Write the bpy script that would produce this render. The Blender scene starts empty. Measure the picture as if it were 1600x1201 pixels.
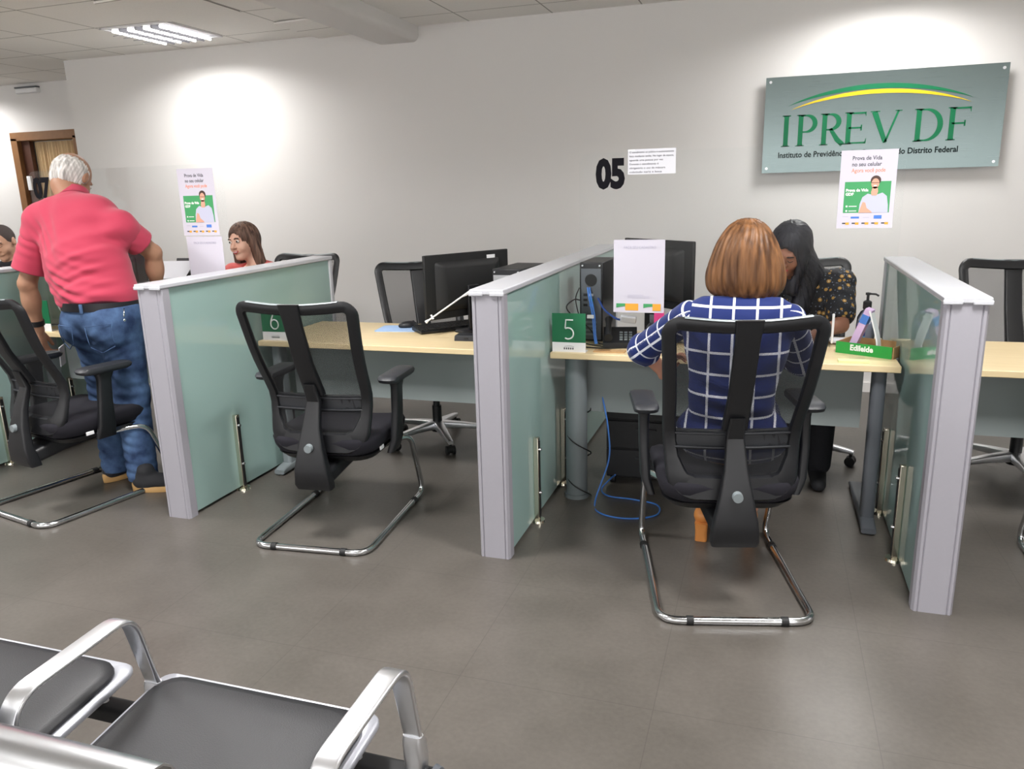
import bpy, bmesh, math, random
import numpy as np
from mathutils import Vector, Matrix, Euler
C = bpy.context.scene.collection
PI = math.pi
random.seed(7)
rng = np.random.RandomState(3)

# ---------------------------------------------------------------- camera
F_PX, PITCH, YAW, ROLL, CAM_H = 1213.36, 0.24573, 0.32040, -0.02643, 1.47
cp, sp, cy, sy = math.cos(PITCH), math.sin(PITCH), math.cos(YAW), math.sin(YAW)
fw = Vector((-sy*cp, cy*cp, -sp)); r0 = Vector((cy, sy, 0)); u0 = r0.cross(fw)
rt = math.cos(ROLL)*r0 + math.sin(ROLL)*u0; up = -math.sin(ROLL)*r0 + math.cos(ROLL)*u0
cam = bpy.data.cameras.new('camera'); cam.sensor_width = 36.0; cam.lens = 36.0*F_PX/1600.0
cam.clip_start = 0.05
camo = bpy.data.objects.new('camera', cam); C.objects.link(camo)
camo.matrix_world = Matrix(((rt.x, up.x, -fw.x, 0), (rt.y, up.y, -fw.y, 0), (rt.z, up.z, -fw.z, CAM_H), (0, 0, 0, 1)))
bpy.context.scene.camera = camo

# ---------------------------------------------------------------- world, exposure, lights
w = bpy.data.worlds.new('world'); bpy.context.scene.world = w; w.use_nodes = True
w.node_tree.nodes['Background'].inputs[0].default_value = (1.0, 0.985, 0.97, 1)
w.node_tree.nodes['Background'].inputs[1].default_value = 2.7
vs = bpy.context.scene.view_settings
bpy.context.scene.display_settings.display_device = 'sRGB'
vs.view_transform = 'Standard'; vs.look = 'None'; vs.exposure = 0.31; vs.gamma = 1.0; vs.use_curve_mapping = False

LIGHT_W = 54.0           # each recessed fluorescent fitting
LIGHT_SPREAD = math.radians(156)
LIGHT_COL = (1.0, 0.985, 0.965)
# (x, y) of the recessed ceiling fittings
WALL_LIGHTS = [(-4.47, 5.26), (0.66, 5.26), (-8.4, 6.2)]
ROOM_LIGHTS = [(-4.47, 2.10), (0.66, 2.10), (-8.9, 2.10), (-1.90, 2.10), (-1.9, -1.05), (-6.4, -1.05), (2.9, -1.05), (-4.47, -3.6), (0.66, -3.6), (4.6, 3.9)]
FILL_WIN_X0, FILL_WIN_X1, FILL_WIN_Z0, FILL_WIN_Z1 = -9.2, 5.0, 0.30, 2.45      # made-up window band behind the camera, added for fill light

# ---------------------------------------------------------------- helpers
def lin(c):
    c = c/255.0
    return c/12.92 if c <= 0.04045 else ((c+0.055)/1.055)**2.4
def rgb(r, g, b): return (lin(r), lin(g), lin(b), 1.0)

def mat(name, col, rough=0.5, metal=0.0, spec=0.5, bump=0.0, bscale=200.0, var=0.0, vscale=6.0, emit=None, alpha=None, coat=0.0, sheen=0.0):
    m = bpy.data.materials.new(name); m.use_nodes = True
    nt = m.node_tree; b = nt.nodes['Principled BSDF']
    b.inputs['Base Color'].default_value = col
    b.inputs['Roughness'].default_value = rough
    b.inputs['Metallic'].default_value = metal
    b.inputs['Specular IOR Level'].default_value = spec
    if coat: b.inputs['Coat Weight'].default_value = coat; b.inputs['Coat Roughness'].default_value = 0.05
    if sheen: b.inputs['Sheen Weight'].default_value = sheen
    tc = nt.nodes.new('ShaderNodeTexCoord')
    if var:
        n = nt.nodes.new('ShaderNodeTexNoise'); n.inputs['Scale'].default_value = vscale; n.inputs['Detail'].default_value = 6
        mx = nt.nodes.new('ShaderNodeMix'); mx.data_type = 'RGBA'
        mx.inputs[6].default_value = tuple(c*(1-var) for c in col[:3])+(1,)
        mx.inputs[7].default_value = tuple(min(1, c*(1+var)) for c in col[:3])+(1,)
        nt.links.new(tc.outputs['Object'], n.inputs['Vector']); nt.links.new(n.outputs['Fac'], mx.inputs[0])
        nt.links.new(mx.outputs[2], b.inputs['Base Color'])
    if bump:
        n2 = nt.nodes.new('ShaderNodeTexNoise'); n2.inputs['Scale'].default_value = bscale; n2.inputs['Detail'].default_value = 3
        bp = nt.nodes.new('ShaderNodeBump'); bp.inputs['Strength'].default_value = bump; bp.inputs['Distance'].default_value = 0.002
        nt.links.new(tc.outputs['Object'], n2.inputs['Vector']); nt.links.new(n2.outputs['Fac'], bp.inputs['Height'])
        nt.links.new(bp.outputs['Normal'], b.inputs['Normal'])
    if emit:
        b.inputs['Emission Color'].default_value = emit[0]; b.inputs['Emission Strength'].default_value = emit[1]
    if alpha is not None: b.inputs['Alpha'].default_value = alpha
    return m

def mathn(nt, op, a, b=None, c=None):
    n = nt.nodes.new('ShaderNodeMath'); n.operation = op
    for i, v in enumerate((a, b, c)):
        if v is None: continue
        if isinstance(v, (int, float)): n.inputs[i].default_value = v
        else: nt.links.new(v, n.inputs[i])
    return n.outputs[0]
def mixc(nt, fac, a, b):
    n = nt.nodes.new('ShaderNodeMix'); n.data_type = 'RGBA'
    for i, v in ((0, fac), (6, a), (7, b)):
        if isinstance(v, (int, float, tuple)): n.inputs[i].default_value = v
        else: nt.links.new(v, n.inputs[i])
    return n.outputs[2]

def box(bm, c, s, rot=None):
    m = Matrix.Translation(Vector(c))
    if rot is not None: m = m @ rot.to_4x4()
    m = m @ Matrix.Diagonal((s[0], s[1], s[2], 1))
    return bmesh.ops.create_cube(bm, size=1.0, matrix=m)['verts']
def box2(bm, a, b):
    return box(bm, [(a[i]+b[i])/2 for i in range(3)], [abs(b[i]-a[i]) for i in range(3)])
def frame_of(d):
    d = Vector(d).normalized()
    a = Vector((0, 0, 1)) if abs(d.z) < 0.9 else Vector((1, 0, 0))
    x = d.cross(a).normalized(); y = d.cross(x).normalized()
    return x, y, d
def cyl(bm, p1, p2, r1, r2=None, n=20, cap=True):
    r2 = r1 if r2 is None else r2
    p1, p2 = Vector(p1), Vector(p2); x, y, d = frame_of(p2-p1)
    A = [bm.verts.new(p1+(x*math.cos(2*PI*i/n)+y*math.sin(2*PI*i/n))*r1) for i in range(n)]
    B = [bm.verts.new(p2+(x*math.cos(2*PI*i/n)+y*math.sin(2*PI*i/n))*r2) for i in range(n)]
    for i in range(n): bm.faces.new((A[i], A[(i+1) % n], B[(i+1) % n], B[i]))
    if cap: bm.faces.new(A[::-1]); bm.faces.new(B)
def ring_loft(bm, rings, cap=True, closed=False):
    V = [[bm.verts.new(Vector(p)) for p in r] for r in rings]
    n = len(V[0]); m = len(V)
    for j in range(m if closed else m-1):
        a, b = V[j], V[(j+1) % m]
        for i in range(n):
            try: bm.faces.new((a[i], a[(i+1) % n], b[(i+1) % n], b[i]))
            except ValueError: pass
    if cap and not closed:
        bm.faces.new(V[0][::-1]); bm.faces.new(V[-1])
def tube(bm, pts, r, n=12, closed=False, sec=None, upv=None, cap=True):
    """sweep a circle (or section sec=[(u,v)...]) along pts"""
    pts = [Vector(p) for p in pts]; m = len(pts)
    T = []
    for i in range(m):
        a = pts[(i-1) % m] if (closed or i > 0) else pts[i]
        b = pts[(i+1) % m] if (closed or i < m-1) else pts[i]
        T.append((b-a).normalized())
    if upv is not None: nrm = Vector(upv)
    else: nrm = frame_of(T[0])[0]
    rings = []
    for i in range(m):
        t = T[i]
        nrm = (Vector(upv) if upv is not None else nrm); nrm = (nrm - t*nrm.dot(t))
        if nrm.length < 1e-6: nrm = frame_of(t)[0]
        nrm.normalize(); bi = t.cross(nrm)
        rr = r[i] if isinstance(r, (list, tuple)) else r
        if sec is None:
            rings.append([pts[i]+(nrm*math.cos(2*PI*k/n)+bi*math.sin(2*PI*k/n))*rr for k in range(n)])
        else:
            rings.append([pts[i]+nrm*u+bi*v for u, v in sec])
    ring_loft(bm, rings, cap=cap, closed=closed)
def smooth_path(pts, rad=0.05, seg=6):
    """polyline with rounded corners"""
    pts = [Vector(p) for p in pts]; out = [pts[0]]
    for i in range(1, len(pts)-1):
        p = pts[i]; a = (pts[i-1]-p); b = (pts[i+1]-p)
        r = min(rad, a.length*0.49, b.length*0.49)
        pa, pb = p+a.normalized()*r, p+b.normalized()*r
        for k in range(seg+1):
            t = k/seg; out.append(pa*(1-t)**2+p*2*t*(1-t)+pb*t*t)
    out.append(pts[-1]); return out
def spline(pts, seg=8):
    P = [Vector(p) for p in pts]; P = [P[0]*2-P[1]]+P+[P[-1]*2-P[-2]]; out = []
    for i in range(1, len(P)-2):
        for k in range(seg):
            t = k/seg; a, b, c, d = P[i-1], P[i], P[i+1], P[i+2]
            out.append(0.5*((2*b)+(c-a)*t+(2*a-5*b+4*c-d)*t*t+(3*b-a-3*c+d)*t**3))
    out.append(P[-2]); return out
def rrect(w_, h_, r, n=5):
    out = []
    for cx, cy_, a0 in ((w_/2-r, h_/2-r, 0), (-w_/2+r, h_/2-r, PI/2), (-w_/2+r, -h_/2+r, PI), (w_/2-r, -h_/2+r, 1.5*PI)):
        for k in range(n+1):
            a = a0+PI/2*k/n; out.append((cx+r*math.cos(a), cy_+r*math.sin(a)))
    return out
def prism(bm, poly, origin, ux, uy, depth):
    """extrude 2D poly (u,v) in plane origin+ux*u+uy*v by depth along ux x uy"""
    o, ux, uy = Vector(origin), Vector(ux), Vector(uy); nz = ux.cross(uy).normalized()
    a = [o+ux*u+uy*v for u, v in poly]
    A = [bm.verts.new(p) for p in a]; B = [bm.verts.new(p+nz*depth) for p in a]; n = len(a)
    for i in range(n): bm.faces.new((A[i], A[(i+1) % n], B[(i+1) % n], B[i]))
    bm.faces.new(A[::-1]); bm.faces.new(B)
def lathe(bm, prof, c=(0, 0, 0), n=24, axis=None):
    """prof = [(r,z)...] around z at c"""
    rings = []
    for r, z in prof:
        rings.append([Vector((c[0]+max(r, 1e-4)*math.cos(2*PI*k/n), c[1]+max(r, 1e-4)*math.sin(2*PI*k/n), c[2]+z)) for k in range(n)])
    ring_loft(bm, rings)

def obj(name, bm, m, parent=None, smooth=True, bevel=0.0, bseg=2, ang=35, label=None):
    """link bm as ONE mesh object (coordinates local to parent)"""
    me = bpy.data.meshes.new(name)
    if isinstance(bm, bpy.types.Mesh): me = bm
    else:
        bmesh.ops.recalc_face_normals(bm, faces=bm.faces)
        bm.to_mesh(me); bm.free()
    me.name = name
    ms = m if isinstance(m, (list, tuple)) else [m]
    me.materials.clear()
    for x in ms: me.materials.append(x)
    o = bpy.data.objects.new(name, me); C.objects.link(o)
    if smooth:
        me.polygons.foreach_set('use_smooth', [True]*len(me.polygons))
        if ang:
            try:
                me.set_sharp_from_angle(angle=math.radians(ang))
            except Exception: pass
    if bevel:
        b = o.modifiers.new('bevel', 'BEVEL'); b.width = bevel; b.segments = bseg; b.limit_method = 'ANGLE'; b.angle_limit = math.radians(40)
        b.harden_normals = False
    if parent is not None: o.parent = parent
    else:
        co = np.empty(len(me.vertices)*3); me.vertices.foreach_get('co', co); co = co.reshape(-1, 3)
        lo, hi = co.min(0), co.max(0); c = np.array([(lo[0]+hi[0])/2, (lo[1]+hi[1])/2, lo[2]])
        me.vertices.foreach_set('co', (co-c).ravel()); o.location = c
    if label: o['label'] = label
    return o
def tag(o, label, cat, group=None, kind=None):
    o['label'] = label; o['category'] = cat
    if group: o['group'] = group
    if kind: o['kind'] = kind
    return o
def thing(name, label, cat, loc=(0, 0, 0), rz=0.0, group=None):
    o = bpy.data.objects.new(name, None); C.objects.link(o); o.empty_display_size = 0.1
    o.location = loc; o.rotation_euler = (0, 0, rz)
    return tag(o, label, cat, group)
def struct(name, bm, m, **k):
    o = obj(name, bm, m, **k); o['kind'] = 'structure'; return o
def kids(o): return [c for c in bpy.data.objects if c.parent == o]
def dup(root, loc, rz, label=None, group=None):
    r = root.copy(); C.objects.link(r); r.location = loc; r.rotation_euler = (0, 0, rz)
    if label: r['label'] = label
    if group: r['group'] = group
    for ch in kids(root):
        c = ch.copy(); C.objects.link(c); c.parent = r
        for g in kids(ch):
            d = g.copy(); C.objects.link(d); d.parent = c
    return r
def new(): return bmesh.new()

def text_bm(s, size, extrude=0.0008, offset=0.0, align='LEFT', fit=None, spacing=1.0):
    """letters in the XZ plane facing -Y, as a bmesh; fit = total width"""
    cu = bpy.data.curves.new('t', 'FONT'); cu.body = s; cu.size = size; cu.extrude = extrude; cu.offset = offset
    cu.align_x = align; cu.resolution_u = 3; cu.space_character = spacing
    to = bpy.data.objects.new('t', cu); C.objects.link(to)
    dg = bpy.context.evaluated_depsgraph_get(); me = bpy.data.meshes.new_from_object(to.evaluated_get(dg))
    bpy.data.objects.remove(to); bpy.data.curves.remove(cu)
    bm = bmesh.new(); bm.from_mesh(me); bpy.data.meshes.remove(me)
    if fit and len(bm.verts):
        xs = [v.co.x for v in bm.verts]; k = fit/(max(xs)-min(xs))
        for v in bm.verts: v.co.x *= k
    bmesh.ops.rotate(bm, verts=bm.verts, cent=(0, 0, 0), matrix=Matrix.Rotation(PI/2, 3, 'X'))
    return bm
def moved(bm, M):
    bm.transform(M); return bm

# ---------------------------------------------------------------- signed-distance mesher for bodies, hair and cloth
def smin(a, b, k):
    if k <= 0: return np.minimum(a, b)
    h = np.clip(0.5+0.5*(b-a)/k, 0, 1)
    return b*(1-h)+a*h-k*h*(1-h)
class SDF:
    def __init__(s): s.p = []
    def cap(s, a, b, r1, r2=None, k=0.02, op='add', flat=None):
        r2 = r1 if r2 is None else r2; a, b = np.array(a, float), np.array(b, float)
        def f(P):
            if flat is not None:
                ax, sc = np.array(flat[0], float), flat[1]; ax = ax/np.linalg.norm(ax)
                Q = P+((P-a)@ax)[..., None]*ax*(1/sc-1); aa = a; bb = b+((b-a)@ax)*ax*(1/sc-1)
            else: Q, aa, bb = P, a, b
            ab = bb-aa; t = np.clip(((Q-aa)@ab)/max(ab@ab, 1e-9), 0, 1)
            d = np.linalg.norm(Q-aa-t[..., None]*ab, axis=-1)-(r1+(r2-r1)*t)
            return d*(flat[1] if flat is not None and flat[1] < 1 else 1)
        rr = max(r1, r2)*(max(1, flat[1]) if flat is not None else 1)
        s.p.append((f, np.minimum(a, b)-rr, np.maximum(a, b)+rr, k, op)); return s
    def ell(s, c, r, R=None, k=0.02, op='add'):
        c = np.array(c, float); r = np.array(r, float); R_ = np.eye(3) if R is None else np.array(R, float)
        def f(P):
            Q = (P-c)@R_.T; k0 = np.linalg.norm(Q/r, axis=-1); k1 = np.linalg.norm(Q/(r*r), axis=-1)
            return k0*(k0-1)/np.maximum(k1, 1e-6)
        e = np.abs(R_.T*r[None, :]).max(axis=1)*1.0; e = np.sqrt(((R_.T*r[None, :])**2).sum(axis=1))
        s.p.append((f, c-e, c+e, k, op)); return s
    def plane(s, c, n, k=0.004):
        """keep the side n points away from"""
        c = np.array(c, float); n = np.array(n, float); n = n/np.linalg.norm(n)
        s.p.append((lambda P: (P-c)@n, None, None, k, 'int')); return s
    def warp(s, f):
        s.p.append((f, None, None, 0, 'warp')); return s
    def mesh(s, h=0.006, name='m'):
        lo = np.min([q[1] for q in s.p if q[1] is not None and q[4] == 'add'], axis=0)-0.02-h*2
        hi = np.max([q[2] for q in s.p if q[2] is not None and q[4] == 'add'], axis=0)+0.02+h*2
        n = np.ceil((hi-lo)/h).astype(int)+1
        D = np.full(n, 0.2, dtype=np.float32)
        ax = [lo[i]+h*np.arange(n[i]) for i in range(3)]
        for f, a, b, k, op in s.p:
            if a is None: i0 = np.zeros(3, int); i1 = n.copy()
            else:
                m = k+4*h+0.01
                i0 = np.clip(np.floor((a-m-lo)/h).astype(int), 0, n); i1 = np.clip(np.ceil((b+m-lo)/h).astype(int)+1, 0, n)
            if (i1 <= i0).any(): continue
            sl = tuple(slice(i0[i], i1[i]) for i in range(3))
            if op == 'warp' or a is None:
                # only near the surface
                sub = D[sl]; near = np.abs(sub) < 0.05 if op == 'warp' else np.ones(sub.shape, bool)
                idx = np.argwhere(near); P = lo+h*idx; v = f(P)
                if op == 'warp': sub[near] += v.astype(np.float32)
                else:
                    sub[near] = -smin(-sub[near], -v, k)
                continue
            X, Y, Z = np.meshgrid(ax[0][sl[0]], ax[1][sl[1]], ax[2][sl[2]], indexing='ij')
            v = f(np.stack([X, Y, Z], -1)).astype(np.float32)
            if op == 'add': D[sl] = smin(D[sl], v, k)
            elif op == 'sub': D[sl] = -smin(-D[sl], v, k)
        return nets(D, lo, h, name)
def nets(D, lo, h, name):
    S = D < 0
    n = D.shape
    c = [S[i:n[0]-1+i, j:n[1]-1+j, k:n[2]-1+k] for i in (0, 1) for j in (0, 1) for k in (0, 1)]
    cnt = sum(x.astype(np.int8) for x in c); act = (cnt > 0) & (cnt < 8)
    ids = np.full(act.shape, -1, dtype=np.int64); A = np.argwhere(act); ids[act] = np.arange(len(A))
    pos = np.zeros((len(A), 3)); wt = np.zeros(len(A))
    for ax_ in range(3):
        o1, o2 = [x for x in range(3) if x != ax_]
        for a in (0, 1):
            for b in (0, 1):
                off = np.zeros(3, int); off[o1] = a; off[o2] = b
                p0 = A+off; p1 = p0.copy(); p1[:, ax_] += 1
                d0 = D[p0[:, 0], p0[:, 1], p0[:, 2]]; d1 = D[p1[:, 0], p1[:, 1], p1[:, 2]]
                m = (d0 < 0) != (d1 < 0)
                t = d0/np.where(m, d0-d1, 1)
                q = p0.astype(float); q[:, ax_] += t
                pos[m] += q[m]; wt[m] += 1
    pos = pos/wt[:, None]*h+lo
    F = []
    for ax_ in range(3):
        o1, o2 = (ax_+1) % 3, (ax_+2) % 3
        sl0 = [slice(1, n[i]-1) for i in range(3)]; sl1 = [slice(1, n[i]-1) for i in range(3)]
        sl0[ax_] = slice(0, n[ax_]-1); sl1[ax_] = slice(1, n[ax_])
        a, b = S[tuple(sl0)], S[tuple(sl1)]
        base = np.array([1, 1, 1]); base[ax_] = 0
        for flip, m in ((False, a & ~b), (True, ~a & b)):
            E = np.argwhere(m)+base
            def cell(d1, d2):
                q = E.copy(); q[:, o1] += d1; q[:, o2] += d2; return ids[q[:, 0], q[:, 1], q[:, 2]]
            quad = np.stack([cell(-1, -1), cell(0, -1), cell(0, 0), cell(-1, 0)], 1)
            if flip: quad = quad[:, ::-1]
            F.append(quad)
    F = np.concatenate(F); F = F[(F >= 0).all(1)]
    me = bpy.data.meshes.new(name)
    me.vertices.add(len(pos)); me.vertices.foreach_set('co', pos.ravel())
    me.loops.add(len(F)*4); me.loops.foreach_set('vertex_index', F.ravel())
    me.polygons.add(len(F)); me.polygons.foreach_set('loop_start', np.arange(0, len(F)*4, 4)); me.polygons.foreach_set('loop_total', np.full(len(F), 4))
    me.update(calc_edges=True); me.validate()
    return me
def vco(me):
    co = np.empty(len(me.vertices)*3); me.vertices.foreach_get('co', co); return co.reshape(-1, 3)
def fattr(me, name, vals):
    a = me.attributes.new(name, 'FLOAT', 'POINT'); a.data.foreach_set('value', np.asarray(vals, dtype=np.float32))
# ---------------------------------------------------------------- materials
M = {}
M['wall'] = mat('wall_paint', rgb(226, 224, 222), 0.55, spec=0.25, bump=0.06, bscale=260, var=0.012, vscale=3)
M['tube_metal'] = mat('chrome_tube', (0.62, 0.63, 0.65, 1), 0.16, 1.0)
M['alu'] = mat('brushed_aluminium', (0.60, 0.61, 0.63, 1), 0.28, 1.0)
M['alu_bright'] = mat('polished_aluminium', (0.80, 0.81, 0.84, 1), 0.32, 1.0)
M['pan'] = mat('silver_painted_steel', rgb(168, 170, 178), 0.35, 0.35)
M['post'] = mat('lavender_grey_laminate', rgb(150, 148, 156), 0.55, var=0.02, vscale=90, bump=0.05, bscale=500)
M['cap'] = mat('grey_plastic_cap', rgb(186, 187, 193), 0.25, spec=0.6)
M['plastic'] = mat('black_plastic', rgb(17, 18, 22), 0.45, bump=0.1, bscale=600)
M['plastic_soft'] = mat('dark_grey_plastic', rgb(36, 38, 43), 0.5, bump=0.1, bscale=600)
M['fabric'] = mat('charcoal_fabric', rgb(34, 33, 39), 0.9, spec=0.2, bump=0.35, bscale=900, var=0.12, vscale=400)
M['leather'] = mat('black_leatherette', rgb(38, 38, 41), 0.5, spec=0.4, bump=0.25, bscale=420)
M['steel_grey'] = mat('grey_painted_steel', rgb(122, 130, 133), 0.45, 0.1)
M['steel_dark'] = mat('dark_grey_steel', rgb(88, 92, 98), 0.45, 0.1)
M['panel'] = mat('grey_melamine', rgb(134, 142, 142), 0.5, bump=0.05)
M['black'] = mat('matt_black', rgb(16, 16, 18), 0.6)
M['screen'] = mat('glossy_black', rgb(14, 14, 17), 0.22)
M['paper'] = mat('white_paper', rgb(200, 196, 208), 0.7, spec=0.2)
M['paper2'] = mat('plain_paper', rgb(214, 214, 220), 0.7, spec=0.2)
M['ink'] = mat('dark_ink', rgb(70, 70, 78), 0.7)
M['ink_black'] = mat('black_vinyl', rgb(14, 13, 19), 0.8, spec=0.15)
M['ink_orange'] = mat('orange_ink', rgb(226, 142, 112), 0.7)
M['ink_lilac'] = mat('pale_grey_ink', rgb(176, 174, 192), 0.7)
M['green'] = mat('green_print', rgb(24, 104, 66), 0.4, spec=0.5)
M['green2'] = mat('poster_green', rgb(62, 150, 92), 0.6)
M['green3'] = mat('tray_green', rgb(32, 150, 60), 0.45)
M['orange'] = mat('orange_print', rgb(226, 160, 52), 0.6)
M['blue_ink'] = mat('blue_print', rgb(70, 120, 200), 0.6)
M['white'] = mat('white_plastic', rgb(232, 232, 234), 0.35)
M['white_ink'] = mat('white_print', rgb(235, 238, 236), 0.6)
M['pink'] = mat('pink_sticker', rgb(240, 70, 150), 0.5)
M['yellowgreen'] = mat('pale_green_paper', rgb(206, 214, 160), 0.7)
M['blue_cable'] = mat('blue_cable', rgb(64, 120, 200), 0.4)
M['navy_cable'] = mat('dark_blue_cable', rgb(40, 70, 140), 0.4)
M['cable'] = mat('black_cable', rgb(22, 22, 24), 0.4)
M['skin'] = mat('skin_light', rgb(205, 150, 125), 0.5, spec=0.35, var=0.06, vscale=30, bump=0.1, bscale=300)
M['skin_lady'] = mat('skin_fair', rgb(226, 180, 158), 0.5, spec=0.35, var=0.04, vscale=20)
M['skin_man'] = mat('skin_tanned', rgb(158, 118, 94), 0.5, spec=0.35, var=0.07, vscale=25, bump=0.15, bscale=250)
M['skin_mid'] = mat('skin_medium', rgb(190, 148, 126), 0.5, spec=0.35, var=0.05, vscale=20)
M['skin_clerk'] = mat('skin_brown', rgb(150, 104, 84), 0.5, spec=0.35, var=0.05, vscale=20)
M['lip'] = mat('lip', rgb(180, 78, 76), 0.4)
M['eye_white'] = mat('eye_white', rgb(225, 220, 215), 0.2)
M['eye_dark'] = mat('eye_dark', rgb(35, 24, 20), 0.15)
M['brow'] = mat('brow_hair', rgb(50, 36, 30), 0.8)
M['skin_print'] = mat('printed_skin', rgb(210, 158, 134), 0.6)
M['shirt_print'] = mat('printed_shirt', rgb(186, 188, 208), 0.6)
M['hair_print'] = mat('printed_hair', rgb(70, 48, 42), 0.6)
M['belt'] = mat('black_leather_belt', rgb(22, 20, 26), 0.45)
M['shoe'] = mat('dark_suede', rgb(34, 34, 38), 0.8)
M['sole'] = mat('tan_rubber_sole', rgb(192, 152, 98), 0.6)
M['heel'] = mat('tan_shoe_leather', rgb(196, 128, 66), 0.4)
M['coral'] = mat('coral_cloth', rgb(214, 96, 92), 0.8, sheen=0.2, bump=0.2, bscale=700)
M['dark_cloth'] = mat('black_cloth', rgb(30, 30, 36), 0.85, bump=0.2, bscale=700)
M['wood_frame'] = mat('varnished_wood', rgb(134, 94, 58), 0.45, var=0.2, vscale=18)
M['wood_dark'] = mat('dark_wood', rgb(80, 46, 32), 0.45, var=0.25, vscale=14)
M['brass'] = mat('nickel', (0.75, 0.70, 0.58, 1), 0.2, 1.0)
M['led'] = mat('tube_light', (1, 1, 1, 1), 0.5, emit=((1, 0.98, 0.95, 1), 3.0))
M['reflector'] = mat('reflector', (0.30, 0.30, 0.33, 1), 0.5, 0.2)
M['lilac'] = mat('lilac_card', rgb(206, 176, 214), 0.6)
M['gel_label'] = mat('navy_label', rgb(48, 52, 130), 0.4)
M['gel_label2'] = mat('cyan_label', rgb(96, 180, 226), 0.4)
M['card_brown'] = mat('cardboard', rgb(176, 140, 96), 0.8)
M['pad_blue'] = mat('blue_mouse_pad', rgb(160, 188, 226), 0.7)

def floor_mat():
    m = mat('vinyl_floor', rgb(84, 80, 75), 0.36, spec=0.5); nt = m.node_tree; b = nt.nodes['Principled BSDF']
    tc = nt.nodes.new('ShaderNodeNewGeometry')
    n1 = nt.nodes.new('ShaderNodeTexNoise'); n1.inputs['Scale'].default_value = 1.7; n1.inputs['Detail'].default_value = 8; n1.inputs['Roughness'].default_value = 0.62
    n2 = nt.nodes.new('ShaderNodeTexNoise'); n2.inputs['Scale'].default_value = 60; n2.inputs['Detail'].default_value = 4
    nt.links.new(tc.outputs['Position'], n1.inputs['Vector']); nt.links.new(tc.outputs['Position'], n2.inputs['Vector'])
    f = mathn(nt, 'ADD', mathn(nt, 'MULTIPLY', n1.outputs['Fac'], 0.75), mathn(nt, 'MULTIPLY', n2.outputs['Fac'], 0.25))
    cr = nt.nodes.new('ShaderNodeValToRGB'); cr.color_ramp.elements[0].position = 0.34; cr.color_ramp.elements[1].position = 0.66
    cr.color_ramp.elements[0].color = rgb(76, 72, 67); cr.color_ramp.elements[1].color = rgb(98, 93, 88)
    nt.links.new(f, cr.inputs[0])
    sx = nt.nodes.new('ShaderNodeSeparateXYZ'); nt.links.new(tc.outputs['Position'], sx.inputs[0])
    def seam(o, off):
        v = mathn(nt, 'FRACT', mathn(nt, 'MULTIPLY', mathn(nt, 'ADD', o, off), 1/0.6))
        d = mathn(nt, 'ABSOLUTE', mathn(nt, 'SUBTRACT', v, 0.5))
        return mathn(nt, 'GREATER_THAN', d, 0.4975)
    s = mathn(nt, 'MAXIMUM', seam(sx.outputs[0], 20.05), seam(sx.outputs[1], 20.23))
    col = mixc(nt, mathn(nt, 'MULTIPLY', s, 0.35), cr.outputs[0], rgb(50, 47, 44))
    nt.links.new(col, b.inputs['Base Color'])
    r = mathn(nt, 'ADD', mathn(nt, 'MULTIPLY', n1.outputs['Fac'], 0.12), 0.28); nt.links.new(r, b.inputs['Roughness'])
    bp = nt.nodes.new('ShaderNodeBump'); bp.inputs['Strength'].default_value = 0.12; bp.inputs['Distance'].default_value = 0.002
    nt.links.new(n2.outputs['Fac'], bp.inputs['Height']); nt.links.new(bp.outputs['Normal'], b.inputs['Normal'])
    return m
M['floor'] = floor_mat()

def ceiling_mat():
    m = mat('mineral_fibre_tiles', rgb(222, 219, 214), 0.85, spec=0.1); nt = m.node_tree; b = nt.nodes['Principled BSDF']
    tc = nt.nodes.new('ShaderNodeNewGeometry'); sx = nt.nodes.new('ShaderNodeSeparateXYZ'); nt.links.new(tc.outputs['Position'], sx.inputs[0])
    P = 0.645
    def seam(o, off, w_=0.011):
        v = mathn(nt, 'FRACT', mathn(nt, 'MULTIPLY', mathn(nt, 'ADD', o, off), 1/P))
        d = mathn(nt, 'MINIMUM', v, mathn(nt, 'SUBTRACT', 1.0, v))
        return mathn(nt, 'LESS_THAN', d, w_/P/2)
    s = mathn(nt, 'MAXIMUM', seam(sx.outputs[0], 69.30), seam(sx.outputs[1], 59.56))
    n = nt.nodes.new('ShaderNodeTexNoise'); n.inputs['Scale'].default_value = 90; n.inputs['Detail'].default_value = 5
    nt.links.new(tc.outputs['Position'], n.inputs['Vector'])
    c0 = mixc(nt, n.outputs['Fac'], rgb(236, 234, 230), rgb(248, 246, 242))
    nt.links.new(mixc(nt, mathn(nt, 'MULTIPLY', s, 0.8), c0, rgb(150, 147, 142)), b.inputs['Base Color'])
    return m

M['ceiling'] = ceiling_mat()

def desk_mat():
    m = mat('maple_laminate', rgb(222, 200, 158), 0.35, spec=0.4); nt = m.node_tree; b = nt.nodes['Principled BSDF']
    tc = nt.nodes.new('ShaderNodeTexCoord'); mp = nt.nodes.new('ShaderNodeMapping'); mp.inputs['Scale'].default_value = (1.2, 16, 16)
    n = nt.nodes.new('ShaderNodeTexNoise'); n.inputs['Scale'].default_value = 3; n.inputs['Detail'].default_value = 8
    nt.links.new(tc.outputs['Object'], mp.inputs[0]); nt.links.new(mp.outputs[0], n.inputs['Vector'])
    nt.links.new(mixc(nt, n.outputs['Fac'], rgb(212, 188, 144), rgb(232, 212, 172)), b.inputs['Base Color'])
    return m
M['desk'] = desk_mat()

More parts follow.
